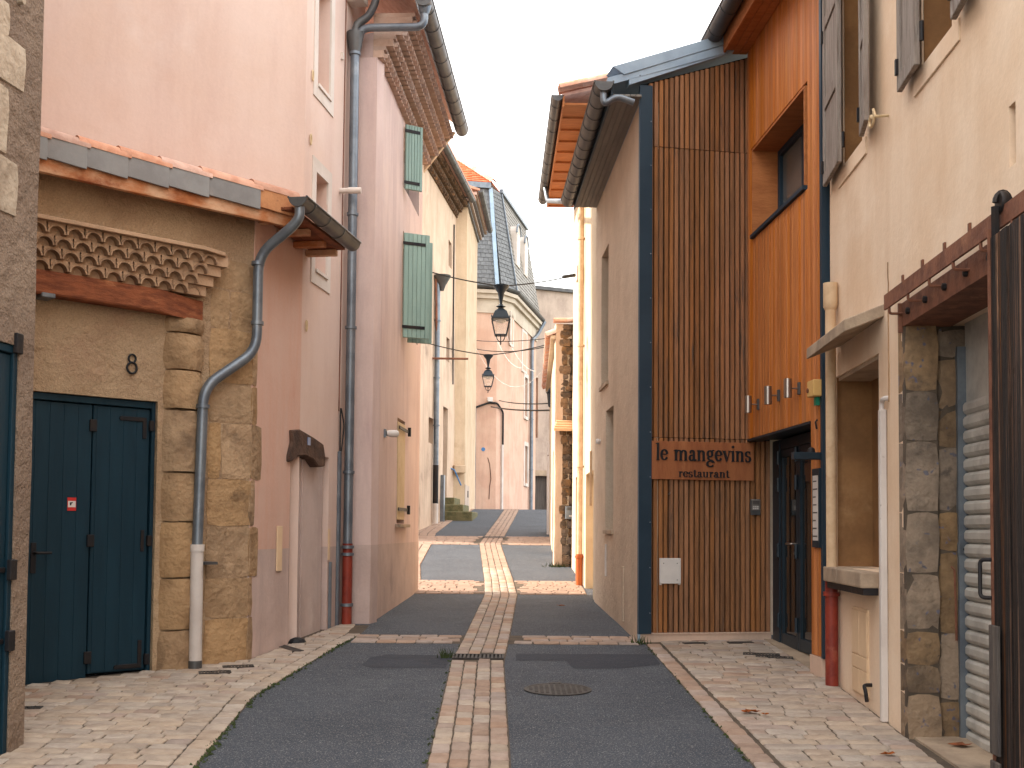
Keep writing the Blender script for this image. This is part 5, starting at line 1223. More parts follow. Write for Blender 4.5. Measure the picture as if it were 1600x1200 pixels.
pipe_part(bend([wy.P(4.0, .56, ZY + .02), wy.P(3.9, .52, ZY - .25), wr.P(wr.L - .0, .42, zS + .10)], .15), .04, 'zinc', yh, (), 'gutter_pipe')
u, z = wy.uv(912, 428); MB().box(wy, u - .1, u + .1, .0, .12, z - .12, z + .12).build('anchor_plate', 'white_trim', yh, bevel=.01)
u, z = wy.uv(925, 705); MB().box(wy, u - .02, u + .02, .0, .03, wy.uv(925, 790)[1], z).build('cable_duct', 'pvc_cream', yh)

st = thing('stone_house', 'small rubble stone house with tile coping beyond the yellow house', 'house', (.8, 20.9, g(20.9)))
wst = Fr((.785, 20.9), (1.6, 20.95), (0, 5)); ZSt = wst.uv(880, 506)[1]
MB().box(wst, .0, .81, -.35, -.03, .2, ZSt).build('front_wall', 'mortar', st)
uM = wst.uv(879, 700)[0]
wall_mesh(wst, 0, uM, .2, ZSt, (), .02, .3).build('front_plaster', 'peach', st, disp=.01, dsc=3)
z = g(20.9) - .1
while z < ZSt - .05:
    hgt = random.uniform(.09, .2); u = uM - .04 + random.uniform(-.03, .03)
    while u < .6:
        l = random.uniform(.1, .24); rough_block(wst, u, u + l - .006, -.05, .0 + random.uniform(.0, .035), z, min(z + hgt - .006, ZSt), 'rubble', st, 'rubble_stone', .02, .02, 2); u += l
    z += hgt
wsl = Fr((.785, 20.9), (.93, 29.)); ZL = ZSt - .25
wall_mesh(wsl, .04, wsl.L, .2, ZL, [(wsl.uv(864, 800)[0] - .2, wsl.uv(864, 800)[0] + .7, .2, 3.2)], .2, 3, bu0=.6).build('side_wall', 'yellow', st, disp=.01)
opening_back(wsl, (wsl.uv(864, 800)[0] - .2, wsl.uv(864, 800)[0] + .7, .2, 3.2), .2, 'door_metal', st, 'door')
for i in range(5): MB().halfpipe(wst.P(-.05 + i*.2, .04, ZSt + .02), wst.P(.19 + i*.2, .04, ZSt + .025 + .012*(i % 2)), .08, .014, arch=True).build('coping_tile', 'tile', st, smooth=True)
for i in range(38): MB().halfpipe(wsl.P(.1 + i*.21, -.05, ZL + .10), wsl.P(.1 + i*.21, .17, ZL + .02), .10, .016, arch=True, seg=7).build('eave_tile', 'tile', st, smooth=True)
MB().box(wsl, .02, wsl.L, -.3, .1, ZL - .02, ZL + .04).build('eave_course', 'yellow', st)
u0_, u1_ = wst.uv(868, 670, .2)[0], wst.uv(897, 670)[0] + .2
z = wst.uv(880, 672, .1)[1]
for i in range(4):
    MB().hexa([wst.P(u0_ - .03 + .02*i, .26 - .06*i, z - .03 + .05*i), wst.P(u1_, .26 - .06*i, z - .03 + .05*i), wst.P(u1_, .15 - .06*i, z + .0 + .05*i), wst.P(u0_ - .03 + .02*i, .15 - .06*i, z + .05*i), wst.P(u0_ - .03 + .02*i, .26 - .06*i, z + .02 + .05*i), wst.P(u1_, .26 - .06*i, z + .02 + .05*i), wst.P(u1_, .15 - .06*i, z + .05 + .05*i), wst.P(u0_ - .03 + .02*i, .15 - .06*i, z + .05 + .05*i)]).build('canopy_board', 'canopy_wood', st)
a = wst.rc(884, 791, 900, 811, .12)
mb_ = thing('mailbox', 'small grey metal mailbox on the rubble stone wall', 'mailbox', wst.P(a[0], .0, a[2]))
MB().box(wst, a[0], a[1] + .05, .0, .13, a[2], a[3]).build('box', 'zinc', mb_, bevel=.004); MB().box(wst, a[0] + .03, a[1] + .04, .13, .135, a[3] - .07, a[3] - .02).build('flap', 'zinc_dark', mb_); MB().box(wst, a[0] + .06, a[1] + .0, .13, .134, a[2] + .04, a[2] + .07).build('name_plate', 'panel_white', mb_)
p0, p1 = at(859, 690, 28), at(859, 836, 28); p1.z = g(28)
tag(MB().tube([p1, at(859, 760, 28), p0], .075, 10).build('white_downpipe', 'pvc_white', None, origin=p1, smooth=True), 'white pipe standing against the far end of the stone house', 'pipe')
q = at(863, 625, 27.5)
wl = thing('wall_lantern', 'dark bracket lantern hanging from the eave of the stone house', 'lantern', q)
MB().lathe(q + Vector((0, 0, -.2)), [(.03, 0), (.10, .05), (.13, .35), (.16, .37), (.06, .5), (.02, .55)], 8).build('lantern_body', 'lantern_paint', wl); MB().tube(bend([q + Vector((0, 0, .35)), q + Vector((-.02, 0, .8)), q + Vector((.3, 0, .9))], .1), .03, 8).build('bracket', 'iron', wl); MB().tube([q + Vector((.0, 0, -.2)), q + Vector((.02, 0, -1.1))], .04, 8).build('cable_drop', 'iron', wl)

# ------------------------------------------------------------ left, farther: peach house and ochre house
pe = thing('peach_house', 'old peach plastered house with stained walls and dark tiled cornice', 'house', (-2.3, 28.6, g(28.6)))
wp = Fr((-2.62, 25.9), (-1.72, 33.8)); ZPe = wp.uv(666, 262)[1]
hp = [wp.rc(670, 651, 674, 693), wp.rc(701, 374, 703, 418), wp.rc(698, 526, 700, 565)]
hp = [(a, b + .25, c, d) for a, b, c, d in hp]
dp_ = (wp.uv(692, 700)[0], wp.uv(699, 700)[0], g(31.5) + .5, wp.uv(695, 636)[1])
wall_mesh(wp, 0, wp.L, 0, ZPe, hp + [dp_], .25, 6, step=.5).build('wall', 'peach', pe, disp=.02, dsc=.8)
for h in hp: opening_back(wp, h, .25, 'glass_dark', pe, 'window')
opening_back(wp, dp_, .25, 'barn_grey', pe, 'door')
for j in range(3):
    n1 = .11 + .13*j; z = ZPe + .16*j
    MB().box(wp, 0, wp.L, -.05, n1 - .06, z, z + .11).build('cornice_course', 'genoise_dark', pe)
    MB().box(wp, 0, wp.L, -.05, n1 - .02, z + .111, z + .158).build('cornice_course', 'genoise_dark', pe)
    for i in range(int(wp.L/.25)): MB().halfpipe(wp.P(.1 + i*.25, -.02, z), wp.P(.1 + i*.25, n1, z), .11, .018, arch=True, seg=6).build('cornice_tile', 'genoise_dark', pe, smooth=True)
gutter(wp.P(-.1, .50, ZPe + .52), wp.P(wp.L - .1, .50, ZPe + .50), .09, 'zinc_dark', pe, .8)
MB().hexa([wp.P(0, .6, ZPe + .5), wp.P(wp.L, .6, ZPe + .5), wp.P(wp.L, -4, ZPe + 1.9), wp.P(0, -4, ZPe + 1.9), wp.P(0, .6, ZPe + .56), wp.P(wp.L, .6, ZPe + .56), wp.P(wp.L, -4, ZPe + 2.0), wp.P(0, -4, ZPe + 2.0)]).build('roof', 'tile', pe)
u = wp.uv(683, 600, .1)[0]; zt_, zm = wp.uv(684, 440, .1)[1], wp.uv(682, 728, .1)[1]
pipe_part([wp.P(u, .09, zm), wp.P(u, .09, zt_)], .07, 'zinc', pe, [(wp.P(u, .09, wp.uv(683, y, .1)[1]), (0, 0, 1)) for y in (500, 590, 665)])
pipe_part([wp.P(u, .09, zm - 1.0), wp.P(u, .09, zm + .02)], .075, 'iron', pe, (), 'drainpipe_mid'); pipe_part([wp.P(u, .09, g(31)), wp.P(u, .09, zm - .99)], .075, 'pvc_white', pe, (), 'drainpipe_foot')
MB().box(wp, wp.uv(688, 750)[0], wp.uv(689, 750)[0] + .1, .0, .1, g(31.4), wp.uv(688, 742)[1]).build('duct', 'zinc', pe)
q = wp.uv(685, 440, .1); MB().lathe(wp.P(q[0], .2, q[1]), [(.05, -.25), (.1, -.1), (.22, .1), (.24, .16)], 10).build('hopper', 'zinc_dark', pe, smooth=True); MB().tube([wp.P(q[0] - .1, .05, q[1] + .05), wp.P(q[0] - .15, .08, q[1] - .6), wp.P(q[0] - .05, .08, q[1] - 1.4)], .03, 6).build('old_pipe', 'rust', pe)
q = wp.uv(676, 560); MB().tube([wp.P(q[0], 0, q[1]), wp.P(q[0], .95, q[1] - .02)], .03, 6).build('iron_arm', 'rust', pe)
q = wp.uv(705, 390); MB().tube([wp.P(q[0] + .3, .03, 10.5), wp.P(q[0] + .35, .03, 6.5), wp.P(q[0] + .2, .06, 5.8)], .02, 6).build('wall_cable', 'cable_black', pe)

oh = thing('ochre_house', 'ochre plastered house with doorsteps and a grey eave at the crest', 'house', (-1.4, 34, g(34)))
won = Fr((-1.95, 33.75), (-1.40, 33.95), (0, 5)); wos = Fr((-1.40, 33.95), (-1.22, 38.2)); ZOc = won.uv(715, 322)[1]
wall_mesh(won, 0, won.L, .5, ZOc, (), .1, 3).build('end_wall', 'ochre', oh, disp=.01)
wall_mesh(wos, .002, wos.L, .5, ZOc, (), .1, 4).build('wall', 'ochre', oh, disp=.01)
MB().box(wos, .02, 1.6, -.02, .02, g(34), wos.uv(732, 760)[1]).build('plinth', 'far_grey', oh)
MB().box(wos, .9, 1.15, .02, .03, wos.uv(732, 778)[1], wos.uv(732, 768)[1]).build('cellar_vent', 'void', oh)
for i in range(4): MB().box(wos, -.35, wos.L, -.1 + .0, .07 + .08*i, ZOc + .09*i, ZOc + .088 + .09*i).build('cornice_course', 'genoise' if i % 2 else 'zinc_dark', oh)
gutter(wos.P(-.38, .42, ZOc + .42), wos.P(wos.L, .42, ZOc + .40), .085, 'zinc_dark', oh, .9)
MB().hexa([wos.P(-.4, .4, ZOc + .38), wos.P(wos.L, .4, ZOc + .38), wos.P(wos.L, -4, ZOc + 1.8), wos.P(-.4, -4, ZOc + 1.8), wos.P(-.4, .4, ZOc + .44), wos.P(wos.L, .4, ZOc + .44), wos.P(wos.L, -4, ZOc + 1.9), wos.P(-.4, -4, ZOc + 1.9)]).build('roof', 'tile', oh)
for i, (a0, d0) in enumerate(((-1.75, .75), (-1.78, .52), (-1.82, .30))):
    zb_ = g(32.6) - .1; MB().hexa([(a0 - .2, 32.1 + .25*i, zb_), (a0 + d0 - .1, 32.1 + .25*i, zb_), (a0 + d0, 33.9, zb_), (a0 - .2, 33.9, zb_), (a0 - .2, 32.1 + .25*i, zb_ + .32 + .2*i), (a0 + d0 - .1, 32.1 + .25*i, zb_ + .32 + .2*i), (a0 + d0, 33.9, zb_ + .32 + .2*i), (a0 - .2, 33.9, zb_ + .32 + .2*i)]).build('doorstep', 'mossy_stone', oh, bevel=.02)
a = won.rc(706, 727, 724, 740); MB().box(won, a[0], a[1], .01, .25, a[2], a[3]).build('letter_box', 'ochre', oh, bevel=.02)
q = at(693, 728, 33.2); MB().tube([q + Vector((.14*math.cos(t*.5), 0, .14*math.sin(t*.5))) for t in range(13)] + [q + Vector((.3, .3, -.1)), q + Vector((.5, .3, -.55))], .022, 6).build('blue_hose', 'cable_blue', oh, smooth=True)

# ------------------------------------------------------------ the house with the slate mansard at the end
eh = thing('mansard_house', 'pink corner house with slate mansard and red tiled roof closing the street', 'house', (-.4, 41, g(41)))
E0, E1, E2, E3 = (-3.6, 40.4), (-.58, 41.0), (-.10, 41.75), (.95, 47.2)
wa, wc, we = Fr(E0, E1, (0, 30)), Fr(E1, E2, (0, 30)), Fr(E2, E3, (3, 44)); ZM = wa.uv(760, 462)[1]
he = [we.rc(797, 540, 801, 490), we.rc(819, 650, 824, 592), we.rc(819, 755, 824, 698), we.rc(815, 580, 822, 520)]
he = [(min(a, b), max(a, b), c, d) for a, b, c, d in he]
wall_mesh(wa, 0, wa.L, 1.5, ZM, (), .3, 6, step=.6).build('wall', 'far_pink', eh, disp=.01)
wall_mesh(wc, .001, wc.L - .001, 1.5, ZM, (), .3, 2, step=.6).build('corner_wall', 'far_pink', eh, disp=.01)
wall_mesh(we, 0, we.L, 1.5, ZM, he[1:3], .3, 5, step=.6).build('side_wall', 'far_pink', eh, disp=.01)
for h in he[1:3]:
    opening_back(we, h, .25, 'glass_window', eh, 'window')
    f = MB(); f.box(we, h[0] - .16, h[0], -.01, .03, h[2] - .1, h[3] + .16); f.box(we, h[1], h[1] + .16, -.01, .03, h[2] - .1, h[3] + .16); f.box(we, h[0], h[1], -.01, .029, h[3], h[3] + .159); f.box(we, h[0], h[1], -.01, .06, h[2] - .12, h[2]); f.build('window_surround', 'white_trim', eh)
for h in (he[0], he[3]): MB().box(we, h[0] - .1, h[1] + .1, .0, .04, h[2], h[3]).build('window_surround', 'white_trim', eh); MB().box(we, h[0] + .1, h[1] - .1, .035, .05, h[2] + .1, h[3] - .1).build('window', 'far_pink', eh)
for wx in (wa, wc, we):
    MB().box(wx, -.02 if wx is not wc else .02, wx.L + .02, -.05, .05, ZM - .62, ZM - .12).build('frieze', 'far_trim', eh)
    MB().box(wx, -.05 if wx is wa else .0, wx.L + .05, -.05, .16, ZM - .12, ZM + .05).build('cornice', 'far_trim', eh); MB().box(wx, -.05 if wx is wa else .0, wx.L + .1, -.05, .26, ZM + .052, ZM + .18).build('cornice_top', 'far_trim', eh)
    gutter(wx.P(0, .27, ZM + .30), wx.P(wx.L + .1, .27, ZM + .30), .09, 'zinc_dark', eh, 1.2)
ZT = wa.uv(770, 284)[1] - .1; ins = .45
def top(w_, u): return w_.P(u, -ins, ZT)
zb_ = ZM + .3
shingles(wa.P(0, .18, zb_), wa.P(wa.L - .1, .18, zb_), top(wa, .1), top(wa, wa.L - .25), 24, 15, .02, 'slate', eh, 'slates')
shingles(wc.P(-.02, .18, zb_), wc.P(wc.L + .05, .18, zb_), top(wa, wa.L - .15), top(we, .12), 24, 4, .02, 'slate', eh, 'slates')
shingles(we.P(.06, .18, zb_), we.P(we.L, .18, zb_), top(we, .22), top(we, we.L - .2), 24, 22, .02, 'slate_pale', eh, 'slates')
core = MB(); cb = [wa.P(0, .17, zb_), wa.P(wa.L, .17, zb_), we.P(.02, .17, zb_), we.P(we.L, .17, zb_), Vector((-2, 48, zb_))]; ct = [top(wa, .1), top(wa, wa.L - .2), top(we, .16), top(we, we.L - .2), Vector((-2, 47.5, ZT))]
core.add([p - Vector((0, -.02, 0)) for p in cb] + ct, [(4, 3, 2, 1, 0), (5, 6, 7, 8, 9)] + [(i, (i + 1) % 5, (i + 1) % 5 + 5, i + 5) for i in range(5)]); core.build('mansard', 'slate', eh)
MB().bar(wa.P(wa.L - .05, .24, zb_), top(wa, wa.L - .2) + Vector((0, -.05, 0)), .14, .05).build('hip_flashing', 'zinc_flash', eh); MB().bar(we.P(.03, .24, zb_), top(we, .17) + Vector((.04, 0, 0)), .06, .05).build('hip_flashing', 'zinc', eh)
MB().bar(top(wa, -.2) + Vector((0, -.06, .06)), top(wa, wa.L - .2) + Vector((0, -.06, .06)), .18, .2).build('roof_edge', 'zinc', eh); MB().bar(top(we, .1) + Vector((.04, 0, .06)), top(we, we.L) + Vector((.04, 0, .06)), .12, .14).build('roof_edge', 'zinc', eh)
ap = at(715, 250, 44.5); ap2 = at(640, 250, 47)
tw, te, tn = top(wa, -.1) + Vector((0, -.1, .17)), top(wa, wa.L - .12) + Vector((0, -.1, .17)), top(we, we.L) + Vector((.05, 0, .17))
shingles(tw, te, ap2, ap, 12, 16, .05, 'tile_isl', eh, 'roof_tiles'); shingles(te, tn, ap, ap + Vector((.0, 2.2, 0)), 12, 22, .05, 'tile_isl', eh, 'roof_tiles')
MB().add([tw - Vector((0, -.05, .05)), te - Vector((0, -.05, .05)), tn - Vector((0, 0, .05)), ap + Vector((0, 2.2, -.05)), ap - Vector((0, 0, .05)), ap2 - Vector((0, 0, .05))], [(0, 1, 4, 5), (1, 2, 3, 4), (5, 4, 3)]).build('roof', 'tile', eh)
n_ = 12
for i in range(n_):
    a_, b_ = ap.lerp(te, i/n_), ap.lerp(te, (i + 1.15)/n_); MB().halfpipe(b_ + Vector((0, -.02, .03)), a_ + Vector((0, -.02, .06)), .11, .02, arch=True).build('ridge_tile', 'tile', eh, smooth=True)
for cu, dz in ((1.35, 0), (3.0, 0)):
    z = ZM + 1.55; d = MB(); d.box(we, cu - .34, cu + .34, -.9, .02, z, z + 1.2); d.prism(we, [(cu + .34*math.cos(math.pi*i/10), z + 1.2 + .34*math.sin(math.pi*i/10)) for i in range(11)], -.9, .02)
    d = d.build('dormer', 'white_trim', eh); MB().box(we, cu - .22, cu + .22, -.1, .026, z + .1, z + 1.2).build('pane', 'glass_window', d)
    MB().tube([we.P(cu + .38*math.cos(math.pi*i/10), .03, z + 1.22 + .38*math.sin(math.pi*i/10)) for i in range(11)], .035, 6).build('dormer_hood', 'zinc', d)
pu = we.uv(831, 600, .1)[0]; pipe_part(bend([we.P(we.L, .36, ZM + .2), we.P(we.L - .3, .1, ZM - .4), we.P(pu, .1, ZM - .8), we.P(pu, .1, 2.3)], .3), .07, 'zinc', eh, [(we.P(pu, .1, z), (0, 0, 1)) for z in (4, 6, 8)])
# corner trim, cables and box on the end house
MB().box(wa, wa.uv(741, 700)[0], wa.uv(743, 700)[0], .0, .06, 2.2, wa.uv(742, 637)[1]).build('door_frame_pipe', 'zinc', eh)
q0, q1, q2 = wa.uv(742, 637), wa.uv(776, 630), wc.uv(784, 640)
MB().tube(bend([wa.P(q0[0], .05, q0[1]), wa.P(q1[0] - .3, .06, q1[1]), wa.P(wa.L + .02, .06, q1[1] - .0), wc.P(q2[0], .06, q2[1] - .1), wc.P(q2[0], .06, wc.uv(784, 695)[1])], .1), .035, 8).build('cable_bundle', 'cable_black', eh, smooth=True)
MB().box(wc, q2[0] - .05, q2[0] + .04, .0, .07, 2.25, wc.uv(784, 695)[1]).build('conduit', 'pvc_white', eh)
a = wa.rc(761, 621, 769, 628); MB().box(wa, a[0], a[1], .0, .12, a[2], a[3]).build('junction_box', 'panel_white', eh, bevel=.01)
pt2 = [wa.uv(*p) for p in ((762, 715), (765, 725), (766, 735), (767, 748), (765, 760), (764, 780))]
MB().tube([wa.P(u, .012, z) for u, z in pt2], .012, 5).build('crack', 'dark_stone', eh)
q = wa.uv(755, 702); MB().lathe(wa.P(q[0], .0, q[1]), [(.07, 0), (.07, .02)], 12, wa.N).build('wall_plaque', 'cable_blue', eh)
# ------------------------------------------------------------ grey house far behind on the right, low wall by the lane on the left
gy = thing('grey_house', 'plain grey house in shade beyond the mansard house', 'house', (1.2, 50, g(50)))
wz = Fr((.62, 48.5), (1.75, 56), (3, 50)); ZZ = at(845, 455, 50).z
wz2 = Fr((.2, 48.3), (.62, 48.5), (0, 30))
hz_ = (wz.uv(838, 770)[0] , wz.uv(838, 770)[0] + 2.6, 1.5, wz.uv(842, 745)[1])
wall_mesh(Fr((.6, 49.5), (4, 51), (0, 30)), 0, 3.6, 1.5, ZZ, [(.15, 1.1, 1.5, wz.uv(842, 748)[1]), (.2, .55, 5.6, 8.2)], .2, 5).build('wall', 'far_grey', gy, disp=.01)
f3 = Fr((.6, 49.5), (4, 51), (0, 30))
opening_back(f3, (.15, 1.1, 1.5, wz.uv(842, 748)[1]), .2, 'barn_grey', gy, 'door'); opening_back(f3, (.2, .55, 5.6, 8.2), .2, 'far_pink', gy, 'window')
MB().box(f3, .1, 1.2, .0, .1, wz.uv(842, 748)[1], wz.uv(842, 740)[1]).build('door_lintel', 'concrete', gy); MB().box(f3, -.05, 3.7, -5, .15, ZZ, ZZ + .15).build('roof', 'zinc_dark', gy)
lw = Fr((-14, 24.6), (-14, 18.6), (0, 21)); tag(MB().box(lw, 0, lw.L, -.3, 0, 0, 3.0).build('lane_wall', 'roughcast_warm', None, origin=(-14, 21, g(21))), 'low tan wall at the end of the side lane', 'wall')
# ------------------------------------------------------------ lanterns and cables
def make_lantern(p, s, label):
    t = thing('street_lantern', label, 'lantern', p, 'lanterns hung over the street')
    L = lambda r, z: (r*s, z*s)
    MB().lathe(p, [L(.02, -.33), L(.035, -.25), L(.06, -.12), L(.13, -.03), L(.145, 0), L(.145, .012)], 12).build('hanger', 'lantern_paint', t, smooth=True)
    MB().lathe(p, [L(.02, -.39), L(.055, -.385), L(.09, -.365), L(.05, -.35), L(.03, -.32)], 12).build('collar', 'lantern_paint', t, smooth=True)
    def fr4(mb, a, za, b, zb):
        v = [p + Vector((x*s, y*s, z*s)) for r, z in ((a, za), (b, zb)) for x, y in ((-r, -r), (r, -r), (r, r), (-r, r))]
        mb.hexa(v)
    h = MB(); fr4(h, .165, -.60, .165, -.575); fr4(h, .150, -.574, .105, -.46); fr4(h, .105, -.459, .04, -.40); h.build('hood', 'lantern_paint', t)
    for sx in (-1, 1):
        for sy in (-1, 1):
            MB().tube([p + Vector((.16*sx*s, .16*sy*s, -.60*s)), p + Vector((.10*sx*s, .10*sy*s, -.87*s))], .010*s, 6).build('corner_bar', 'lantern_paint', t)
            MB().lathe(p + Vector((.16*sx*s, .16*sy*s, -.575*s)), [(.014*s, 0), (.010*s, .02*s), (.002, .04*s)], 6).build('finial', 'lantern_paint', t)
    b = MB(); fr4(b, .105, -.885, .105, -.868); b.build('base_ring', 'lantern_paint', t)
    g_ = MB()
    for sx, sy in ((1, 0), (-1, 0), (0, 1), (0, -1)):
        q = lambda r, a_, z: p + Vector(((sx*r + sy*a_)*s, (sy*r + sx*a_)*s, z*s))
        MB().add([q(.155, -.15, -.60), q(.155, .15, -.60), q(.098, .093, -.868), q(.098, -.093, -.868)], [(0, 1, 2, 3)]).build('pane', 'glass_clear', t)
    MB().lathe(p, [L(.03, -.62), L(.05, -.66), L(.09, -.64), L(.09, -.61)], 12).build('reflector', 'panel_white', t, smooth=True)
    for ax in (Vector((1, 0, 0)), Vector((0, 1, 0))):
        MB().tube([p + ax*(.075*s*math.cos(a_)) + Vector((0, 0, (-.885 - .11*math.sin(a_))*s)) for a_ in [math.pi*i/10 for i in range(11)]], .009*s, 6).build('bottom_loop', 'lantern_paint', t, smooth=True)
    MB().lathe(p, [L(.006, -1.05), L(.018, -1.03), L(.008, -1.01), L(.02, -.995), L(.004, -.98)], 8).build('drop', 'lantern_paint', t, smooth=True)
    return t
p1_ = at(783, 447, 17.6); make_lantern(p1_, .87, 'black street lantern hung on the cable to the yellow house')
p2_ = at(763, 555, 27.4); make_lantern(p2_, .86, 'black street lantern hung on the cable to the stone house')
def cable(pts, r, name, label, cat='cable', sag=0., mat='cable_black'):
    o = []
    for a, b in zip(pts, pts[1:]):
        a, b = Vector(a), Vector(b)
        for i in range(9): t = i/8; o.append(a.lerp(b, t) - Vector((0, 0, sag*4*t*(1 - t))))
    return tag(MB().tube(o, r, 5).build(name, mat, None, origin=pts[0]), label, cat)
la = w2.P(w2.uv(652, 420)[0] - .05, .0, w2.uv(652, 420)[1]); ra = wy.P(wy.uv(910, 430)[0], .12, wy.uv(910, 430)[1])
cable([la, p1_, ra], .010, 'suspension_cable', 'dark cable carrying the lantern between shuttered house and yellow house', sag=.03)
cable([ra, ra.lerp(p1_, .17)], .03, 'cable_clamp', 'dark cable tensioner at the yellow house wall', sag=0)
la2 = wp.P(wp.uv(671, 537)[0], .0, wp.uv(671, 537)[1]); ra2 = wsl.P(6.6, .12, at(860, 538, 27.4).z)
cable([la2, p2_, ra2], .013, 'suspension_cable', 'dark cable carrying the lantern between peach house and stone house', sag=.03)
fq = lambda px, py, Y: at(px, py, Y)
cable([wa.P(wa.uv(743, 532)[0], .0, wa.uv(743, 532)[1]), fq(900, 522, 30)], .012, 'overhead_wire', 'thin high wire crossing in front of the mansard house cornice', 'wire', .1)
cable([wa.P(wa.uv(743, 545)[0], .0, wa.uv(743, 545)[1]), fq(880, 536, 28)], .014, 'overhead_wire', 'thin wire slanting across the pink wall below the upper lantern', 'wire', .15)
cable([wc.P(.1, .05, wc.uv(784, 627)[1]), fq(862, 630, 28)], .016, 'overhead_wire', 'upper black wire from the junction box to the stone house', 'wire', .06)
cable([wa.P(wa.L - .2, .06, wa.uv(771, 636)[1]), fq(862, 641, 28)], .022, 'overhead_wire', 'thick lower black wire from the cable bundle to the stone house', 'wire', .05)
# string of tiny lights
sl_ = []
for k, (a, b, sg_) in enumerate(((fq(742, 540, 40), fq(845, 582, 38), .9), (fq(772, 520, 40), fq(815, 575, 38), .3), (fq(790, 520, 40), fq(836, 580, 38), .3))):
    t = thing('string_lights', ('string of tiny white lights drooping longest across the pink wall', 'short string of tiny white lights nearer the house corner', 'short string of tiny white lights nearer the wall downpipe')[k], 'string lights', a, 'strings of lights over the crest')
    pts = [a.lerp(b, i/20) - Vector((0, 0, sg_*4*(i/20)*(1 - i/20))) for i in range(21)]
    MB().tube(pts, .006, 4).build('wire', 'panel_white', t)
    for q in pts[1::2]: MB().lathe(q, [(.006, -.03), (.016, -.015), (.006, 0)], 6).build('bulb', 'panel_white', t)

# ------------------------------------------------------------ street ironwork and litter
def on_ground(cx_, cy_, dz=.0):
    a = math.atan(slope(cy_)); return Vector((cx_, cy_, g(cy_) + dz)), Matrix.Rotation(a, 3, 'X')
c, rt = on_ground(.37, 9.03, .003)
mh = thing('manhole_cover', 'round cast iron manhole cover in the asphalt', 'manhole cover', c)
def gl(mb): 
    mb.v = [c + rt @ (v - c) for v in mb.v]; return mb
gl(MB().lathe(c, [(.265, 0), (.265, .006), (.24, .006), (.24, .003)], 40)).build('rim', 'grating', mh); gl(MB().lathe(c, [(.236, -.002), (.236, .0045)], 40)).build('lid', 'grating', mh)
for i in range(-5, 6):
    for j in range(-5, 6):
        if math.hypot(i, j)*.042 < .215:
            q = c + Vector((i*.042, j*.042, .0045)); gl(MB().hexa([q + Vector((x, y_, z_)) for z_ in (0, .004) for x, y_ in ((-.013, -.013), (.013, -.013), (.013, .013), (-.013, .013))])).build('stud', 'grating', mh)
gl(MB().box(WF, c.x - .06, c.x + .04, c.y + .235, c.y + .29, c.z, c.z + .009)).build('hinge', 'iron', mh)
def grate(name, label, cx_, cy_, lx, ly, rot, bars, group=None, dz=.018):
    global c, rt
    c, rt = on_ground(cx_, cy_, dz); rz = Matrix.Rotation(rot, 3, 'Z')
    t = thing(name, label, 'drain' if 'drain' in name else 'grille', c, group)
    def pl_(mb, nm, mt):
        mb.v = [c + rt @ (rz @ (v - c)) for v in mb.v]; return mb.build(nm, mt, t)
    f = MB(); e = .018
    f.box(WF, c.x - lx/2, c.x + lx/2, c.y - ly/2, c.y - ly/2 + e, c.z - .02, c.z + .004); f.box(WF, c.x - lx/2, c.x + lx/2, c.y + ly/2 - e, c.y + ly/2, c.z - .02, c.z + .004); f.box(WF, c.x - lx/2, c.x - lx/2 + e, c.y - ly/2 + e, c.y + ly/2 - e, c.z - .02, c.z + .0035); f.box(WF, c.x + lx/2 - e, c.x + lx/2, c.y - ly/2 + e, c.y + ly/2 - e, c.z - .02, c.z + .0035)
    pl_(f, 'frame', 'grating'); pl_(MB().box(WF, c.x - lx/2 + e, c.x + lx/2 - e, c.y - ly/2 + e, c.y + ly/2 - e, c.z - .02, c.z - .013), 'pit', 'void')
    for i in range(bars):
        x = c.x - lx/2 + e + (lx - 2*e)*(i + .5)/bars; pl_(MB().box(WF, x - .009, x + .009, c.y - ly/2 + e, c.y + ly/2 - e, c.z - .012, c.z + .002), 'bar', 'grating')
    return t
grate('street_drain', 'slotted iron drain across the centre strip of paving', -.295, 10.62, .47, .26, .0, 12)
grate('street_drain', 'slotted iron drain at the sunlit cross band far up the street', -.42, 26.9, .5, .35, 0, 10, dz=.02)
grate('pavement_grille', 'rectangular iron grille in the paving before the restaurant slats', 2.36, 10.9, .34, .13, -.2, 10, 'grilles in the right pavement')
grate('pavement_grille', 'rectangular iron grille in the paving, nearer the beige house', 2.44, 10.72, .34, .11, -.2, 10, 'grilles in the right pavement')
grate('pavement_grille', 'narrow iron grille against the white plinth, corner post side', 1.85, 11.62, .24, .09, .15, 8, 'grilles in the right pavement')
grate('pavement_grille', 'narrow iron grille against the white plinth, entrance side', 2.32, 11.7, .26, .09, .15, 8, 'grilles in the right pavement')
grate('pavement_grille', 'dark grille in the paving right by the white pipe foot', -2.33, 9.93, .26, .12, .3, 8, 'grilles in the left pavement')
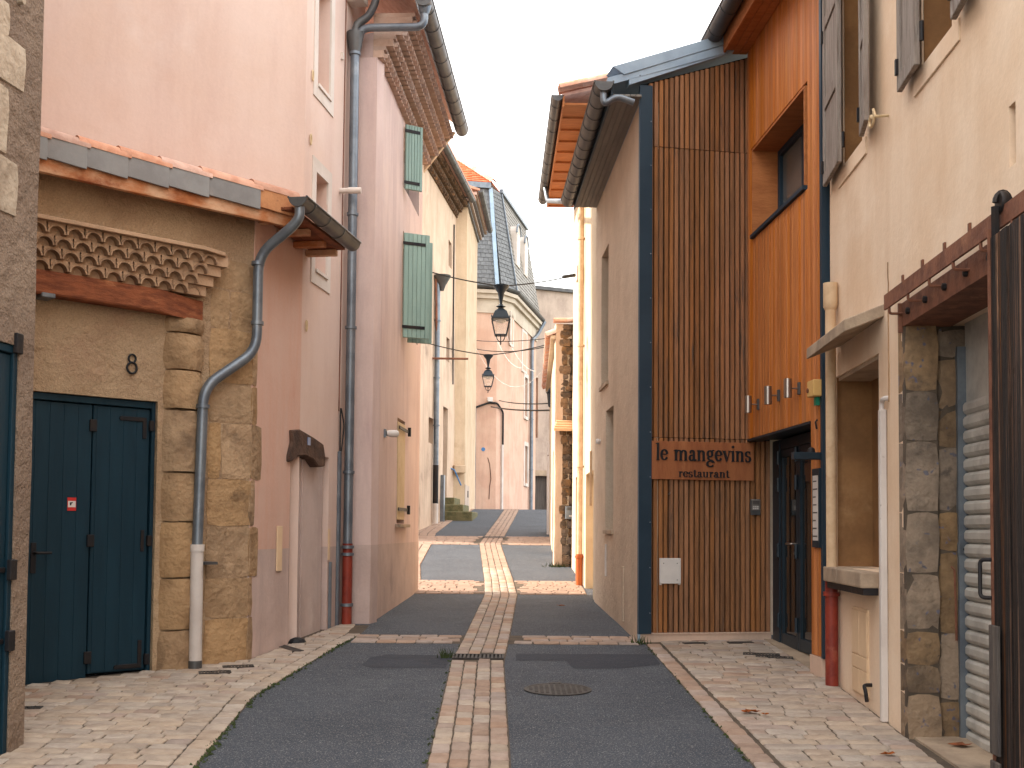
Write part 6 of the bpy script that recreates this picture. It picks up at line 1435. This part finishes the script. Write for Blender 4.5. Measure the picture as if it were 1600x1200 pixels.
grate('pavement_grille', 'dark grille in the paving a stone away from the white pipe foot', -2.45, 9.62, .26, .12, .3, 8, 'grilles in the left pavement')
grate('pavement_grille', 'long thin grille at the foot of the walled-up door', -2.12, 11.05, .10, .5, .6, 4, 'grilles in the left pavement')
grate('pavement_grille', 'small grille in the paving near the roughcast corner', -3.35, 8.05, .2, .1, .2, 6, 'grilles in the left pavement')
def leaf(px, py, s, label, Y=None):
    d_ = ray(px, py); Yv = 5.
    while (CAMO + d_*Yv).z > g(Yv) + .022: Yv += .01
    q = CAMO + d_*Yv; q.z = g(Yv) + .024; a = random.uniform(0, 6.28); mb = MB(); pts = []
    for i in range(11):
        t = 2*math.pi*i/11; r = s*(1 + .45*math.cos(5*t))*.5
        pts.append(q + Vector((r*math.cos(t + a), r*math.sin(t + a)*.8, .012*abs(math.sin(2*t)) + .004)))
    mb.add([q + Vector((0, 0, .002))] + pts, [(0, i + 1, (i + 1) % 11 + 1) for i in range(11)])
    tag(mb.build('dry_leaf', 'leaf_dry', None, origin=q), label, 'leaf', 'dry leaves on the paving')
leaf(1172, 1113, .09, 'largest brown leaf of the small cluster on the right paving'); leaf(1180, 1114, .07, 'middling brown leaf of the small cluster on the right paving'); leaf(1164, 1114, .055, 'smallest brown leaf of the small cluster on the right paving')
leaf(1196, 1118, .05, 'tiny brown leaf lying just off the leaf cluster'); leaf(1389, 1180, .08, 'orange leaf on the paving before the garage threshold'); leaf(1500, 1166, .13, 'large orange leaf on the garage threshold slab')
leaf(532, 967, .07, 'rust coloured leaf at the foot of the red downpipe'); leaf(528, 972, .05, 'small brown leaf beside the grey cable duct foot'); leaf(876, 947, .1, 'dark leaf on the shaded asphalt near the far restaurant wall')
q = Vector((ws2.P(hd[0] + .12, .05, 0).x, ws2.P(hd[0] + .12, .05, 0).y, 0)); q.z = g(q.y)
mb = MB(); mb.lathe(q + Vector((0, 0, .0)), [(.07, 0), (.085, .02), (.06, .05), (.02, .07)], 9); tag(mb.build('black_bag', 'black_letter', None, origin=q, disp=.02, dsc=9), 'crumpled black rag at the foot of the walled-up door', 'rag')
